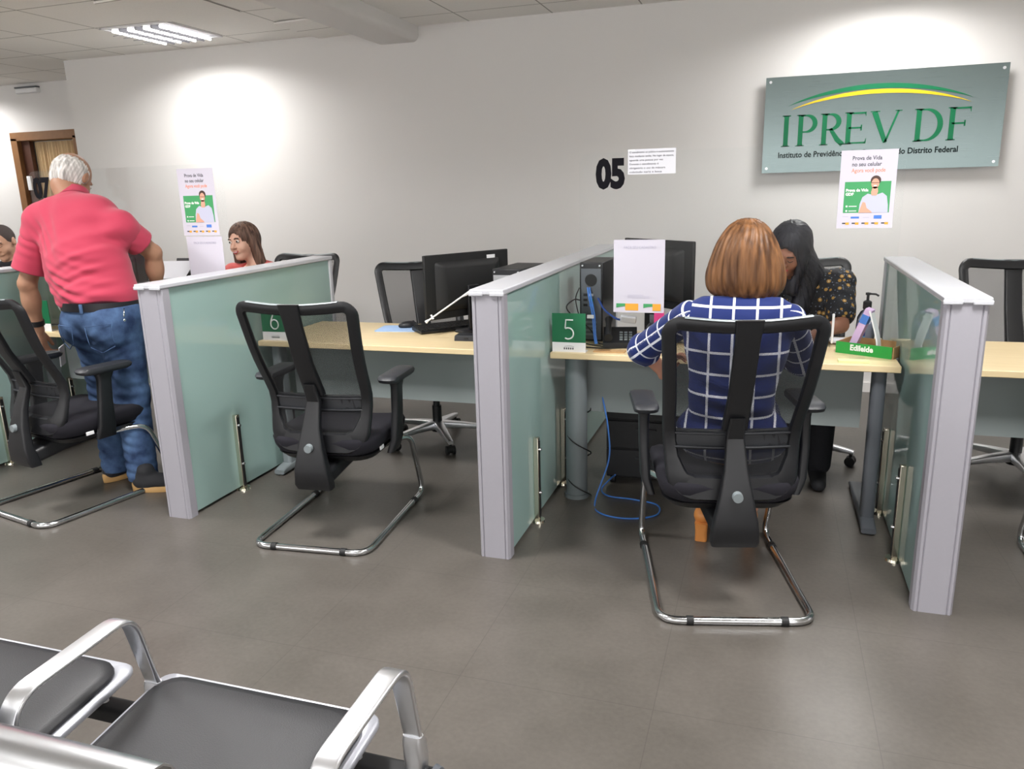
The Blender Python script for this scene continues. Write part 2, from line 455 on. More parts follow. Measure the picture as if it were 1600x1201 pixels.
def frosted_glass():
    """back-painted green partition glass: glossy, faintly translucent"""
    m = bpy.data.materials.new('green_frosted_glass'); m.use_nodes = True; nt = m.node_tree; nt.nodes.clear()
    out = nt.nodes.new('ShaderNodeOutputMaterial'); p = nt.nodes.new('ShaderNodeBsdfPrincipled')
    p.inputs['Base Color'].default_value = rgb(164, 192, 187); p.inputs['Roughness'].default_value = 0.03
    p.inputs['Specular IOR Level'].default_value = 0.75
    tr = nt.nodes.new('ShaderNodeBsdfTranslucent'); tr.inputs[0].default_value = rgb(170, 194, 188)
    mx = nt.nodes.new('ShaderNodeMixShader'); mx.inputs[0].default_value = 0.22
    nt.links.new(p.outputs[0], mx.inputs[1]); nt.links.new(tr.outputs[0], mx.inputs[2]); nt.links.new(mx.outputs[0], out.inputs[0])
    return m
M['glass'] = frosted_glass()

def clear_sheet(name, tint=(0.97, 0.98, 0.98, 1), refl=1.0):
    m = bpy.data.materials.new(name); m.use_nodes = True; nt = m.node_tree; nt.nodes.clear()
    out = nt.nodes.new('ShaderNodeOutputMaterial'); t = nt.nodes.new('ShaderNodeBsdfTransparent'); t.inputs[0].default_value = tint
    g = nt.nodes.new('ShaderNodeBsdfGlossy'); g.inputs['Roughness'].default_value = 0.14
    fr = nt.nodes.new('ShaderNodeFresnel'); fr.inputs[0].default_value = 1.45
    mx = nt.nodes.new('ShaderNodeMixShader'); nt.links.new(mathn(nt, 'MULTIPLY', fr.outputs[0], refl), mx.inputs[0])
    nt.links.new(t.outputs[0], mx.inputs[1]); nt.links.new(g.outputs[0], mx.inputs[2]); nt.links.new(mx.outputs[0], out.inputs[0])
    return m
M['acrylic'] = clear_sheet('clear_acrylic', (0.985, 0.99, 0.99, 1), refl=0.16)
M['bottle'] = clear_sheet('clear_bottle', (0.86, 0.88, 0.93, 1), 1.2)

def mesh_fabric(name, col, hole=0.42, pitch=0.0042, lens=(0, 2)):
    """open net: real holes through the cloth, laid out in object space"""
    m = bpy.data.materials.new(name); m.use_nodes = True; nt = m.node_tree; b = nt.nodes['Principled BSDF']
    b.inputs['Base Color'].default_value = col; b.inputs['Roughness'].default_value = 0.8
    tc = nt.nodes.new('ShaderNodeTexCoord'); sx = nt.nodes.new('ShaderNodeSeparateXYZ'); nt.links.new(tc.outputs['Object'], sx.inputs[0])
    k = 2*PI/pitch
    a = mathn(nt, 'SINE', mathn(nt, 'MULTIPLY', sx.outputs[lens[0]], k)); c = mathn(nt, 'SINE', mathn(nt, 'MULTIPLY', sx.outputs[lens[1]], k))
    v = mathn(nt, 'MULTIPLY', a, c)
    thr = {0.42: 0.12, 0.5: 0.0, 0.3: 0.28}.get(hole, 0.12)
    solid = mathn(nt, 'LESS_THAN', mathn(nt, 'ABSOLUTE', v), thr) if hole >= 0.6 else mathn(nt, 'LESS_THAN', v, thr*1.3)
    nt.links.new(solid, b.inputs['Alpha'])
    return m
M['net'] = mesh_fabric('black_chair_net', rgb(14, 15, 19), 0.42)
M['net_light'] = mesh_fabric('grey_chair_net', rgb(20, 21, 26), 0.5)

def steel_sign():
    m = mat('brushed_steel', rgb(128, 142, 142), 0.3, 0.9); nt = m.node_tree; b = nt.nodes['Principled BSDF']
    b.inputs['Anisotropic'].default_value = 0.7
    tc = nt.nodes.new('ShaderNodeTexCoord'); mp = nt.nodes.new('ShaderNodeMapping'); mp.inputs['Scale'].default_value = (3, 3, 400)
    n = nt.nodes.new('ShaderNodeTexNoise'); n.inputs['Scale'].default_value = 1.5; n.inputs['Detail'].default_value = 4
    nt.links.new(tc.outputs['Object'], mp.inputs[0]); nt.links.new(mp.outputs[0], n.inputs['Vector'])
    nt.links.new(mathn(nt, 'ADD', mathn(nt, 'MULTIPLY', n.outputs['Fac'], 0.16), 0.22), b.inputs['Roughness'])
    bp = nt.nodes.new('ShaderNodeBump'); bp.inputs['Strength'].default_value = 0.06; bp.inputs['Distance'].default_value = 0.001
    nt.links.new(n.outputs['Fac'], bp.inputs['Height']); nt.links.new(bp.outputs['Normal'], b.inputs['Normal'])
    return m
M['steel'] = steel_sign()

def blinds_mat():
    m = mat('beige_blinds', rgb(196, 160, 120), 0.7); nt = m.node_tree; b = nt.nodes['Principled BSDF']
    tc = nt.nodes.new('ShaderNodeTexCoord'); mp = nt.nodes.new('ShaderNodeMapping'); mp.inputs['Scale'].default_value = (14, 1, 0.05)
    n = nt.nodes.new('ShaderNodeTexNoise'); n.inputs['Scale'].default_value = 1.6; n.inputs['Detail'].default_value = 3
    nt.links.new(tc.outputs['Object'], mp.inputs[0]); nt.links.new(mp.outputs[0], n.inputs['Vector'])
    nt.links.new(mixc(nt, n.outputs['Fac'], rgb(178, 142, 104), rgb(250, 228, 184)), b.inputs['Base Color'])
    return m
M['blinds'] = blinds_mat()

def hair_mat(name, c1, c2, scale=70, rough=0.48):
    m = mat(name, c1, rough, spec=0.3); nt = m.node_tree; b = nt.nodes['Principled BSDF']
    tc = nt.nodes.new('ShaderNodeTexCoord'); mp = nt.nodes.new('ShaderNodeMapping'); mp.inputs['Scale'].default_value = (1, 1, 0.06)
    n = nt.nodes.new('ShaderNodeTexNoise'); n.inputs['Scale'].default_value = scale; n.inputs['Detail'].default_value = 5
    nt.links.new(tc.outputs['Object'], mp.inputs[0]); nt.links.new(mp.outputs[0], n.inputs['Vector'])
    cr = nt.nodes.new('ShaderNodeValToRGB'); cr.color_ramp.elements[0].position = 0.35; cr.color_ramp.elements[1].position = 0.65
    cr.color_ramp.elements[0].color = c1; cr.color_ramp.elements[1].color = c2
    nt.links.new(n.outputs['Fac'], cr.inputs[0]); nt.links.new(cr.outputs[0], b.inputs['Base Color'])
    bp = nt.nodes.new('ShaderNodeBump'); bp.inputs['Strength'].default_value = 0.5; bp.inputs['Distance'].default_value = 0.003
    nt.links.new(n.outputs['Fac'], bp.inputs['Height']); nt.links.new(bp.outputs['Normal'], b.inputs['Normal'])
    return m
M['hair_auburn'] = hair_mat('auburn_hair', rgb(70, 44, 25), rgb(124, 85, 53), 45)
M['hair_black'] = hair_mat('black_hair', rgb(22, 22, 28), rgb(46, 46, 54), 60)
M['hair_brown'] = hair_mat('brown_hair', rgb(66, 48, 42), rgb(126, 98, 84), 60)
M['hair_white'] = hair_mat('white_hair', rgb(150, 146, 142), rgb(222, 218, 214), 60, 0.7)
M['hair_buzz'] = mat('cropped_hair', rgb(62, 52, 50), 0.8, bump=0.4, bscale=700)

def windowpane():
    m = mat('navy_windowpane_cloth', rgb(26, 40, 96), 0.75, spec=0.2, sheen=0.1); nt = m.node_tree; b = nt.nodes['Principled BSDF']
    def line(nm):
        a = nt.nodes.new('ShaderNodeAttribute'); a.attribute_name = nm
        v = mathn(nt, 'FRACT', a.outputs['Fac']); d = mathn(nt, 'MINIMUM', v, mathn(nt, 'SUBTRACT', 1.0, v))
        return mathn(nt, 'LESS_THAN', d, 0.055)
    s = mathn(nt, 'MAXIMUM', line('pu'), line('pv'))
    nt.links.new(mixc(nt, s, rgb(28, 42, 98), rgb(218, 220, 230)), b.inputs['Base Color'])
    return m
M['windowpane'] = windowpane()

def floral():
    m = mat('black_floral_cloth', rgb(26, 28, 36), 0.75); nt = m.node_tree; b = nt.nodes['Principled BSDF']
    tc = nt.nodes.new('ShaderNodeTexCoord')
    def dots(scale, thr, rnd=0.9):
        v = nt.nodes.new('ShaderNodeTexVoronoi'); v.inputs['Scale'].default_value = scale; v.inputs['Randomness'].default_value = rnd
        nt.links.new(tc.outputs['Object'], v.inputs['Vector']); return mathn(nt, 'LESS_THAN', v.outputs['Distance'], thr)
    c = mixc(nt, dots(70, 0.22), rgb(24, 26, 34), rgb(120, 130, 150))
    c = mixc(nt, dots(30, 0.30), c, rgb(176, 134, 62))
    c = mixc(nt, dots(30, 0.13), c, rgb(226, 200, 150))
    nt.links.new(c, b.inputs['Base Color'])
    return m
M['floral'] = floral()

def denim():
    m = mat('blue_denim', rgb(62, 88, 130), 0.85, spec=0.2); nt = m.node_tree; b = nt.nodes['Principled BSDF']
    tc = nt.nodes.new('ShaderNodeTexCoord')
    n1 = nt.nodes.new('ShaderNodeTexNoise'); n1.inputs['Scale'].default_value = 11; n1.inputs['Detail'].default_value = 7
    n2 = nt.nodes.new('ShaderNodeTexNoise'); n2.inputs['Scale'].default_value = 500
    for n in (n1, n2): nt.links.new(tc.outputs['Object'], n.inputs['Vector'])
    cr = nt.nodes.new('ShaderNodeValToRGB'); cr.color_ramp.elements[0].position = 0.35; cr.color_ramp.elements[1].position = 0.7
    cr.color_ramp.elements[0].color = rgb(34, 48, 78); cr.color_ramp.elements[1].color = rgb(84, 110, 148)
    nt.links.new(mathn(nt, 'ADD', mathn(nt, 'MULTIPLY', n1.outputs['Fac'], 0.85), mathn(nt, 'MULTIPLY', n2.outputs['Fac'], 0.15)), cr.inputs[0])
    nt.links.new(cr.outputs[0], b.inputs['Base Color'])
    return m
M['denim'] = denim()
M['polo'] = mat('coral_pink_pique', rgb(172, 58, 80), 0.85, spec=0.2, sheen=0.15, bump=0.25, bscale=600, var=0.04, vscale=10)
# ---------------------------------------------------------------- room shell
WY, RY, CX, CZ = 5.90, 6.80, -6.14, 2.70      # main wall, recess wall, outer corner, ceiling
XL, XR, YB = -10.6, 5.6, -4.6
b = new(); box2(b, (XL, YB, -0.1), (XR, RY+0.1, 0)); struct('floor', b, M['floor'], smooth=False)
b = new(); box2(b, (XL, YB, CZ), (XR, RY+0.1, CZ+0.1)); struct('ceiling', b, M['ceiling'], smooth=False)
b = new(); box2(b, (CX, WY, 0), (XR, WY+0.16, CZ)); box2(b, (CX, WY+0.16, 0), (CX+0.16, RY, CZ)); struct('wall_back', b, M['wall'], smooth=False)
DX0, DX1, DZ = -7.90, -7.06, 2.15              # door opening in the recess wall
b = new()
box2(b, (XL, RY, 0), (DX0, RY+0.12, CZ)); box2(b, (DX1, RY, 0), (CX+0.16, RY+0.12, CZ)); box2(b, (DX0, RY, DZ), (DX1, RY+0.12, CZ))
struct('wall_recess', b, M['wall'], smooth=False)
b = new(); box2(b, (XL-0.12, YB, 0), (XL, RY+0.12, CZ)); struct('wall_left', b, M['wall'], smooth=False)
b = new(); box2(b, (XR, YB, 0), (XR+0.12, WY+0.16, CZ)); struct('wall_right', b, M['wall'], smooth=False)
b = new(); box2(b, (XL-0.12, YB-0.12, 0), (XR+0.12, YB, FILL_WIN_Z0)); box2(b, (XL-0.12, YB-0.12, FILL_WIN_Z1), (XR+0.12, YB, CZ)); box2(b, (XL-0.12, YB-0.12, FILL_WIN_Z0), (FILL_WIN_X0, YB, FILL_WIN_Z1)); box2(b, (FILL_WIN_X1, YB-0.12, FILL_WIN_Z0), (XR+0.12, YB, FILL_WIN_Z1))
struct('wall_front', b, M['wall'], smooth=False)
b = new(); n_ = 8
for k in range(n_+1):
    x = FILL_WIN_X0+(FILL_WIN_X1-FILL_WIN_X0)*k/n_; box2(b, (x-0.03, YB-0.08, FILL_WIN_Z0), (x+0.03, YB-0.02, FILL_WIN_Z1))
box2(b, (FILL_WIN_X0, YB-0.08, FILL_WIN_Z0), (FILL_WIN_X1, YB-0.02, FILL_WIN_Z0+0.05)); box2(b, (FILL_WIN_X0, YB-0.08, FILL_WIN_Z1-0.05), (FILL_WIN_X1, YB-0.02, FILL_WIN_Z1)); wf = struct('fill_window_1', b, M['alu'], smooth=False)  # unseen frame of the added opening that lets sky light fill the room
pl_ = bpy.data.lights.new('fill_window_portal', 'AREA'); pl_.shape = 'RECTANGLE'; pl_.size = FILL_WIN_X1-FILL_WIN_X0; pl_.size_y = FILL_WIN_Z1-FILL_WIN_Z0; pl_.cycles.is_portal = True
po = bpy.data.objects.new('fill_window_portal', pl_); C.objects.link(po); po.location = ((FILL_WIN_X0+FILL_WIN_X1)/2, YB-0.05, (FILL_WIN_Z0+FILL_WIN_Z1)/2); po.rotation_euler = (PI/2, 0, PI)
for nm, a_, c_ in (('baseboard_back', (CX, WY-0.012, 0), (XR, WY, 0.07)), ('baseboard_recess', (XL, RY-0.012, 0), (DX0-0.07, RY, 0.07))):
    b = new(); box2(b, a_, c_); struct(nm, b, M['wall'], smooth=False)
# boxed-in duct running under the ceiling towards the wall, its lower edges rounded
b = new(); sec = [(-0.20, 0.0)]+[(-0.20+0.05*(1-math.cos(a)), -0.06-0.05*math.sin(a)) for a in [i*PI/12 for i in range(7)]]+[(0.16-0.05*(1-math.cos(a)), -0.06-0.05*math.sin(a)) for a in [PI/2-i*PI/12 for i in range(7)]]+[(0.16, 0.0)]
ring_loft(b, [[(-2.80+u, yy, CZ+v) for u, v in sec] for yy in (YB, WY)]); struct('trim_1', b, M['wall'])

# door in the recess: frame, open leaf, blinds behind glass
fr = thing('door_1', 'brown wooden door frame in the recess wall with beige blinds behind', 'door', (DX0, RY, 0)); fr['kind'] = 'structure'
del fr['category']
W_, D_ = DX1-DX0, 0.06
b = new(); box2(b, (-0.06, -0.03, 0), (0.03, 0.12, DZ+0.0)); box2(b, (W_-0.03, -0.03, 0), (W_+0.06, 0.12, DZ+0.0)); box2(b, (-0.06, -0.03, DZ-0.03), (W_+0.06, 0.12, DZ+0.06))
obj('door_frame', b, M['wood_frame'], fr, bevel=0.004)
b = new(); box2(b, (0.03, 0.02, 0.01), (0.15, 0.07, DZ-0.03)); lf = obj('door_stile', b, M['wood_dark'], fr, bevel=0.004)
b = new(); box2(b, (0.06, -0.012, 1.60), (0.115, 0.018, 1.75)); obj('lock_plate', b, M['white'], lf, bevel=0.004)
b = new(); n_ = 90; A_ = []; B_ = []
for i in range(n_+1):
    x = 0.15+(W_-0.18)*i/n_; y = 0.085+0.012*math.sin(i*1.05)+0.005*math.sin(i*0.37); A_.append((x, y)); B_.append((x, y+0.003))
for i in range(n_): prism(b, [A_[i], A_[i+1], B_[i+1], B_[i]], (0, 0, 0.02), (1, 0, 0), (0, 1, 0), DZ-0.06)
obj('vertical_blinds', b, M['blinds'], fr, smooth=False)
b = new(); box2(b, (DX0-0.1, RY+0.13, 0), (DX1+0.1, RY+0.2, CZ)); struct('doorway_light_block', b, M['wall'], smooth=False)  # unseen panel added behind the blinds to keep sky light out of the doorway
# emergency light on the recess wall
t = thing('emergency_light', 'small white emergency light fixed high on the recess wall above the door', 'light', (-7.60, RY, 2.60))
b = new(); box2(b, (-0.15, -0.05, 0.0), (0.15, 0.0, 0.05)); obj('housing', b, M['white'], t, bevel=0.008)
b = new(); box2(b, (-0.15, -0.055, 0.05), (0.15, 0.0, 0.065)); obj('lens', b, M['steel_dark'], t, bevel=0.003)

# ---------------------------------------------------------------- recessed ceiling fittings
def ceiling_light(label):
    t = thing('ceiling_light', label, 'ceiling light', (0, 0, 0), 0, 'recessed fluorescent fittings')
    S = 0.305
    b = new()
    for a_, c_ in (((-S, -S, -0.012), (S, -S+0.02, 0.0)), ((-S, S-0.02, -0.012), (S, S, 0.0)), ((-S, -S, -0.012), (-S+0.02, S, 0.0)), ((S-0.02, -S, -0.012), (S, S, 0.0))): box2(b, a_, c_)
    obj('frame', b, M['white'], t, smooth=False)
    b = new(); box2(b, (-S+0.02, -S+0.02, -0.004), (S-0.02, S-0.02, -0.001)); obj('reflector', b, M['reflector'], t, smooth=False)
    for i in range(4):
        x = -0.215+i*0.143
        b = new(); cyl(b, (x, -S+0.035, -0.022), (x, S-0.035, -0.022), 0.013); obj('fluorescent_tube', b, M['led'], t)
    b = new()
    for i in range(3): box2(b, (-0.147+i*0.143, -S+0.02, -0.034), (-0.139+i*0.143, S-0.02, -0.006))
    for i in range(5): box2(b, (-S+0.02, -0.2+i*0.1, -0.040), (S-0.02, -0.1975+i*0.1, -0.036))
    obj('louvre', b, M['reflector'], t, smooth=False)
    return t
def add_lamp(t, power):
    l = bpy.data.lights.new('light', 'AREA'); l.shape = 'SQUARE'; l.size = 0.52; l.energy = power; l.color = LIGHT_COL; l.spread = LIGHT_SPREAD
    lo = bpy.data.objects.new('light', l); C.objects.link(lo); lo.parent = t; lo.location = (0, 0, -0.045)
cl0 = None
for i, (x, y) in enumerate(WALL_LIGHTS+ROOM_LIGHTS):
    lab = {0: 'lit four-tube ceiling light near the wall on the left of the duct', 1: 'recessed ceiling light above the steel wall sign', 2: 'recessed ceiling light in front of the wooden door'}.get(i, 'recessed ceiling light over the waiting area')
    if cl0 is None: cl0 = ceiling_light(lab); o = cl0; o.location = (x, y, CZ)
    else: o = dup(cl0, (x, y, CZ), 0, lab)
    lights_todo = globals().setdefault('lights_todo', []); lights_todo.append((o, LIGHT_W if i >= 3 else LIGHT_W*0.42))
for i, (o, pw) in enumerate(lights_todo):
    if i: add_lamp(o, pw); continue
    for k in range(4):                       # the one fitting in view shines from its four tubes
        l = bpy.data.lights.new('light', 'AREA'); l.shape = 'RECTANGLE'; l.size = 0.04; l.size_y = 0.52; l.energy = pw/4; l.color = LIGHT_COL; l.spread = LIGHT_SPREAD
        lo = bpy.data.objects.new('light', l); C.objects.link(lo); lo.parent = o; lo.location = (-0.215+k*0.143, 0, -0.045)
# two ceiling tiles that sit askew and show a dark edge
for (x, y, r_, lab) in ((-3.83, 4.6, 0.035, 'sagging ceiling tile with a dark open edge, nearer the camera'), (-3.19, 5.6, 0.03, 'sagging ceiling tile with a dark open edge beside the duct')):
    b = new(); box(b, (0, 0, -0.004), (0.63, 0.63, 0.012), Euler((0.0, -0.022, 0)).to_matrix())
    b.transform(Matrix.Translation((x, y, CZ-0.004)))
    tag(obj('ceiling_tile', b, M['ceiling'], smooth=False), lab, 'ceiling tile', 'sagging ceiling tiles')

# ---------------------------------------------------------------- partitions
PH, PWID, PY0 = 1.107, 0.13, 2.755
def partition(name_label, x, y1, glass_y=None):
    t = thing('glass_partition', name_label, 'partition', (x, PY0, 0), 0, 'glass partitions between the service desks')
    L = y1-PY0; W = PWID
    # front post: flat face with rounded grooved sides
    prof = [(0, 0.012), (0.008, 0.0), (0.016, 0.0), (0.019, 0.004), (0.022, 0.0), (W-0.022, 0.0), (W-0.019, 0.004), (W-0.016, 0.0), (W-0.008, 0.0), (W, 0.012), (W, 0.055), (0, 0.055)]
    b = new(); ring_loft(b, [[(u, v, z) for u, v in prof] for z in (0.0, PH-0.022)]); obj('post', b, M['post'], t, ang=25)
    b = new(); box2(b, (0, L-0.03, 0), (W, L, PH-0.022)); obj('end_post', b, M['cap'], t, bevel=0.004)
    b = new(); box2(b, (-0.004, -0.006, PH-0.022), (W+0.004, L+0.004, PH)); cp_ = obj('top_cap', b, M['cap'], t, bevel=0.005)
    for xx in (0.0, W-0.045):
        b = new(); box2(b, (xx-0.006, -0.010, PH-0.026), (xx+0.051, 0.002, PH-0.010)); obj('cap_clip', b, M['cap'], cp_, bevel=0.004)
    for side, xx in ((-1, 0.010), (1, W-0.018)):
        b = new(); box2(b, (xx, 0.055, 0.015), (xx+0.008, L-0.03, PH-0.022)); obj('glass_panel', b, M['glass'], t, smooth=False)
        for yy in (0.40, 0.88):
            s = thing('glass_clamp', '', '', (0, 0, 0)); 
            bpy.data.objects.remove(s)
            xs = xx+0.004+side*0.016
            b = new(); box2(b, (xs-0.012, yy-0.014, 0.0), (xs+0.012, yy+0.014, 0.40))
            cl = obj('glass_clamp', b, M['brass'], t, bevel=0.003)
            b = new(); xf = xs+side*0.0135; box2(b, (xf-0.002, yy-0.007, 0.02), (xf+0.002, yy+0.007, 0.385)); obj('dark_channel', b, M['black'], cl)
            for zz in (0.14, 0.345):
                b = new(); cyl(b, (xf-0.002*side, yy, zz), (xf+0.009*side, yy, zz), 0.009, 0.006, 14); obj('bolt', b, M['tube_metal'], cl)
            b = new(); cyl(b, (xs, yy, 0.0), (xs, yy, 0.010), 0.037, 0.033, 22); obj('floor_flange', b, M['brass'], cl)
    return t
PX = [-4.26, -2.66, -1.072, 0.54]
partition('glass partition at the far left edge, in front of the seated man in black', PX[0], 4.20)
partition('glass partition beside the standing man in the pink shirt', PX[1], 4.20)
partition('long middle glass partition with the green 5 sign beside it', PX[2], 5.12)
partition('rightmost glass partition next to the green tray and gel bottle', PX[3], 4.20)

# ---------------------------------------------------------------- desks
DZT, DY0, DY1 = 0.735, 3.395, 4.03
def desk(x0, x1, label, left_round=False, feet=True):
    t = thing('desk', label, 'desk', ((x0+x1)/2, DY0, 0), 0, 'maple service desks')
    hw = (x1-x0)/2
    b = new(); box2(b, (-hw, 0, DZT-0.028), (hw, DY1-DY0, DZT)); obj('desktop', b, M['desk'], t, bevel=0.003)
    b = new(); box2(b, (-hw+0.10, 0.16, 0.42), (hw-0.12, 0.178, DZT-0.028)); obj('modesty_panel', b, M['panel'], t, smooth=False)
    for s in (-1, 1):
        xl = s*(hw-0.07)
        b = new()
        if s < 0 and left_round: cyl(b, (-hw+0.10, 0.10, 0.02), (-hw+0.10, 0.10, DZT-0.03), 0.052, n=28); cyl(b, (-hw+0.10, 0.10, 0.0), (-hw+0.10, 0.10, 0.02), 0.06, n=28)
        else:
            ring_loft(b, [[(xl+u, 0.08+v, z) for u, v in rrect(0.055, 0.075, 0.018)] for z in (0.03, DZT-0.03)])
        lg = obj('leg', b, M['steel_grey'] if (s < 0) else M['steel_dark'], t)
        if not (s < 0 and left_round):
            b = new(); ring_loft(b, [[(xl+u, y, 0.008+ (v+0.02)*k) for u, v in rrect(0.06, 0.04, 0.012)] for y, k in ((-0.03, 0.6), (0.0, 0.9), (0.08, 1.2), (0.3, 1.0), (0.52, 0.7), (0.56, 0.4))])
            ft = obj('foot', b, M['steel_grey'] if s < 0 else M['steel_dark'], lg)
            for yy in (0.0, 0.52):
                b = new(); cyl(b, (xl, yy, 0), (xl, yy, 0.012), 0.02, n=16); obj('glide', b, M['black'], lg)
    return t
desk(PX[0]+PWID+0.004, PX[1]-0.004, 'maple desk with the 7 sign, in front of the man in the pink shirt')
desk(PX[1]+PWID+0.004, PX[2]-0.004, 'maple desk with the mouse and blue pad and no clerk behind it')
desk(PX[2]+PWID+0.004, PX[3]-0.004, 'maple desk where the woman in the navy checked dress sits', left_round=True)
desk(PX[3]+PWID+0.004, 2.14, 'maple desk at the right edge behind the rightmost partition')
desk(-5.86, PX[0]-0.004, 'maple desk at the far left behind the seated man in black')
# ---------------------------------------------------------------- chairs
def back_y(x, z, lean=1.0):
    return -0.215 - lean*0.30*max(0, z-0.62) + 0.04*math.exp(-((z-0.62)/0.14)**2) - 0.0*(z) + 0.45*x*x
def back_outline(wt, wb, z0, z1, rt, rb, n=7):
    pts = []
    def arc(cx, cz, r, a0):
        for k in range(n+1):
            a = a0+PI/2*k/n; pts.append((cx+r*math.cos(a), cz+r*math.sin(a)))
    arc(wt-rt, z1-rt, rt, 0); 
    for k in range(1, 6): pts.append((-(wt-rt)+2*(wt-rt)*(1-k/6), z1+0.012*math.sin(PI*k/6)*-1))
    arc(-wt+rt, z1-rt, rt, PI/2)
    for k in range(1, 10): t = k/10; pts.append((-(wt*(1-t)+wb*t), (z1-rt)*(1-t)+(z0+rb)*t))
    arc(-wb+rb, z0+rb, rb, PI)
    for k in range(1, 6): pts.append((-(wb-rb)+2*(wb-rb)*k/6, z0))
    arc(wb-rb, z0+rb, rb, 1.5*PI)
    for k in range(1, 10): t = k/10; pts.append(((wb*(1-t)+wt*t), (z0+rb)*(1-t)+(z1-rt)*t))
    return pts
def upper_chair(t, seat_z=0.45, net=None, arms=True):
    net = net or M['net']
    O = back_outline(0.264, 0.226, seat_z-0.06, 1.058, 0.055, 0.10)
    m = len(O); cz = 0.75
    rings = []; inner = []
    for i, (x, z) in enumerate(O):
        a, c = O[i-1], O[(i+1) % m]; tx, tz = c[0]-a[0], c[1]-a[1]; L = math.hypot(tx, tz); nx, nz = tz/L, -tx/L
        low = max(0, min(1, (seat_z+0.10-z)/0.12)); ins = 0.042+0.045*low
        th = 0.014+0.006*low
        sec = [(-0.004, th*0.4), (-0.004, -th*0.4), (0.006, -th), (ins-0.006, -th), (ins, -th*0.3), (ins, th*0.3), (ins-0.006, th), (0.006, th)]
        rings.append([(x-nx*u, back_y(x-nx*u, z-nz*u)+v, z-nz*u) for u, v in sec])
        inner.append((x-nx*(ins-0.004), z-nz*(ins-0.004)))
    b = new(); ring_loft(b, rings, closed=True); bf = obj('back_frame', b, M['plastic'], t, ang=50)
    # light top edge trim
    b = new(); top = [p for p in [(-0.20+0.40*k/12) for k in range(13)]]
    ring_loft(b, [[(x, back_y(x, 1.058)+v, 1.0595-0.012*math.cos(PI*x/0.41)+u) for u, v in ((0.0, -0.011), (0.004, -0.007), (0.004, 0.007), (0.0, 0.011))] for x in top])
    obj('top_trim', b, M['steel_grey'], bf)
    # net
    b = new(); K = 9; cx, cz = 0, 0.76; prev = None
    for k in range(K+1):
        s = 1-k/K*0.98
        cur = [b.verts.new((cx+(x-cx)*s, back_y(cx+(x-cx)*s, cz+(z-cz)*s)-0.004, cz+(z-cz)*s)) for x, z in inner]
        if prev:
            for i in range(m): b.faces.new((prev[i], prev[(i+1) % m], cur[(i+1) % m], cur[i]))
        prev = cur
    b.faces.new(prev); obj('net_back', b, net, t)
    # central spine: broad strip down to the waist, then a narrower stem flaring into the bracket under the seat
    b = new(); st = []
    for z, w_, d_ in ((1.052, 0.045, 0.010), (0.98, 0.040, 0.012), (0.80, 0.040, 0.014), (0.66, 0.043, 0.018), (0.645, 0.043, 0.018)):
        y = back_y(0, z)-0.014; st.append([(u, y+v, z) for u, v in rrect(2*w_, 2*d_, 0.008)])
    ring_loft(b, st); obj('spine', b, M['plastic'], t)
    b = new(); st = []
    for z, y, w_, d_ in ((0.70, back_y(0, 0.70)-0.035, 0.026, 0.010), (0.62, back_y(0, 0.62)-0.042, 0.032, 0.014), (0.52, -0.255, 0.040, 0.018), (0.44, -0.275, 0.055, 0.020), (0.34, -0.285, 0.075, 0.024), (0.27, -0.275, 0.082, 0.030), (0.245, -0.265, 0.078, 0.026)):
        st.append([(u, y+v, z) for u, v in rrect(2*w_, 2*d_, 0.010)])
    ring_loft(b, st); br = obj('back_bracket', b, M['plastic'], t)
    b = new(); cyl(b, (0, -0.312, 0.435), (0, -0.290, 0.435), 0.017, 0.019, 18); obj('knob', b, M['steel_grey'], br)
    b = new(); ring_loft(b, [[(u, y, z+v) for u, v in rrect(w_, h_, 0.02)] for y, z, w_, h_ in ((-0.27, 0.285, 0.13, 0.07), (-0.12, 0.325, 0.17, 0.08), (0.08, 0.345, 0.20, 0.06))])
    obj('mechanism', b, M['plastic'], t)
    # lumbar support bar
    b = new()
    ring_loft(b, [[(x, back_y(x, 0.60)+0.004+u, 0.60+v) for u, v in rrect(0.022, 0.075, 0.008)] for x in [-0.205+0.41*k/10 for k in range(11)]])
    for z in (0.575, 0.625): ring_loft(b, [[(x, back_y(x, z)-0.010+u, z+v) for u, v in rrect(0.012, 0.008, 0.003)] for x in [-0.2+0.4*k/10 for k in range(11)]])
    obj('lumbar_support', b, M['plastic_soft'], t)
    # seat
    b = new(); rings = []
    for z, s, dy in ((seat_z-0.085, 0.86, 0.0), (seat_z-0.075, 0.93, 0.0), (seat_z-0.05, 0.98, 0.0), (seat_z-0.02, 1.0, 0.0), (seat_z-0.004, 0.975, 0.0), (seat_z+0.006, 0.90, 0.0), (seat_z+0.010, 0.6, 0.0), (seat_z+0.008, 0.15, 0.0)):
        ring = []
        for u, v in rrect(0.50*s, 0.49*s, 0.10*s, 6):
            drop = 0.035*max(0, (v-0.13)/0.12)**2 if v > 0.13 else 0
            ring.append((u, 0.02+v, z-drop+0.012*(u/0.25)**2))
        rings.append(ring)
    ring_loft(b, rings); obj('seat', b, M['fabric'], t, ang=60)
    b = new(); rings = []
    for z, s in ((seat_z-0.115, 0.70), (seat_z-0.105, 0.84), (seat_z-0.078, 0.93)):
        rings.append([(u, 0.02+v, z) for u, v in rrect(0.50*s, 0.48*s, 0.09)])
    ring_loft(b, rings); sh = obj('seat_shell', b, M['plastic'], t, ang=50)
    b = new(); box(b, (0.235, -0.08, seat_z-0.07), (0.006, 0.04, 0.018)); obj('care_tag', b, M['white'], sh, bevel=0.002)
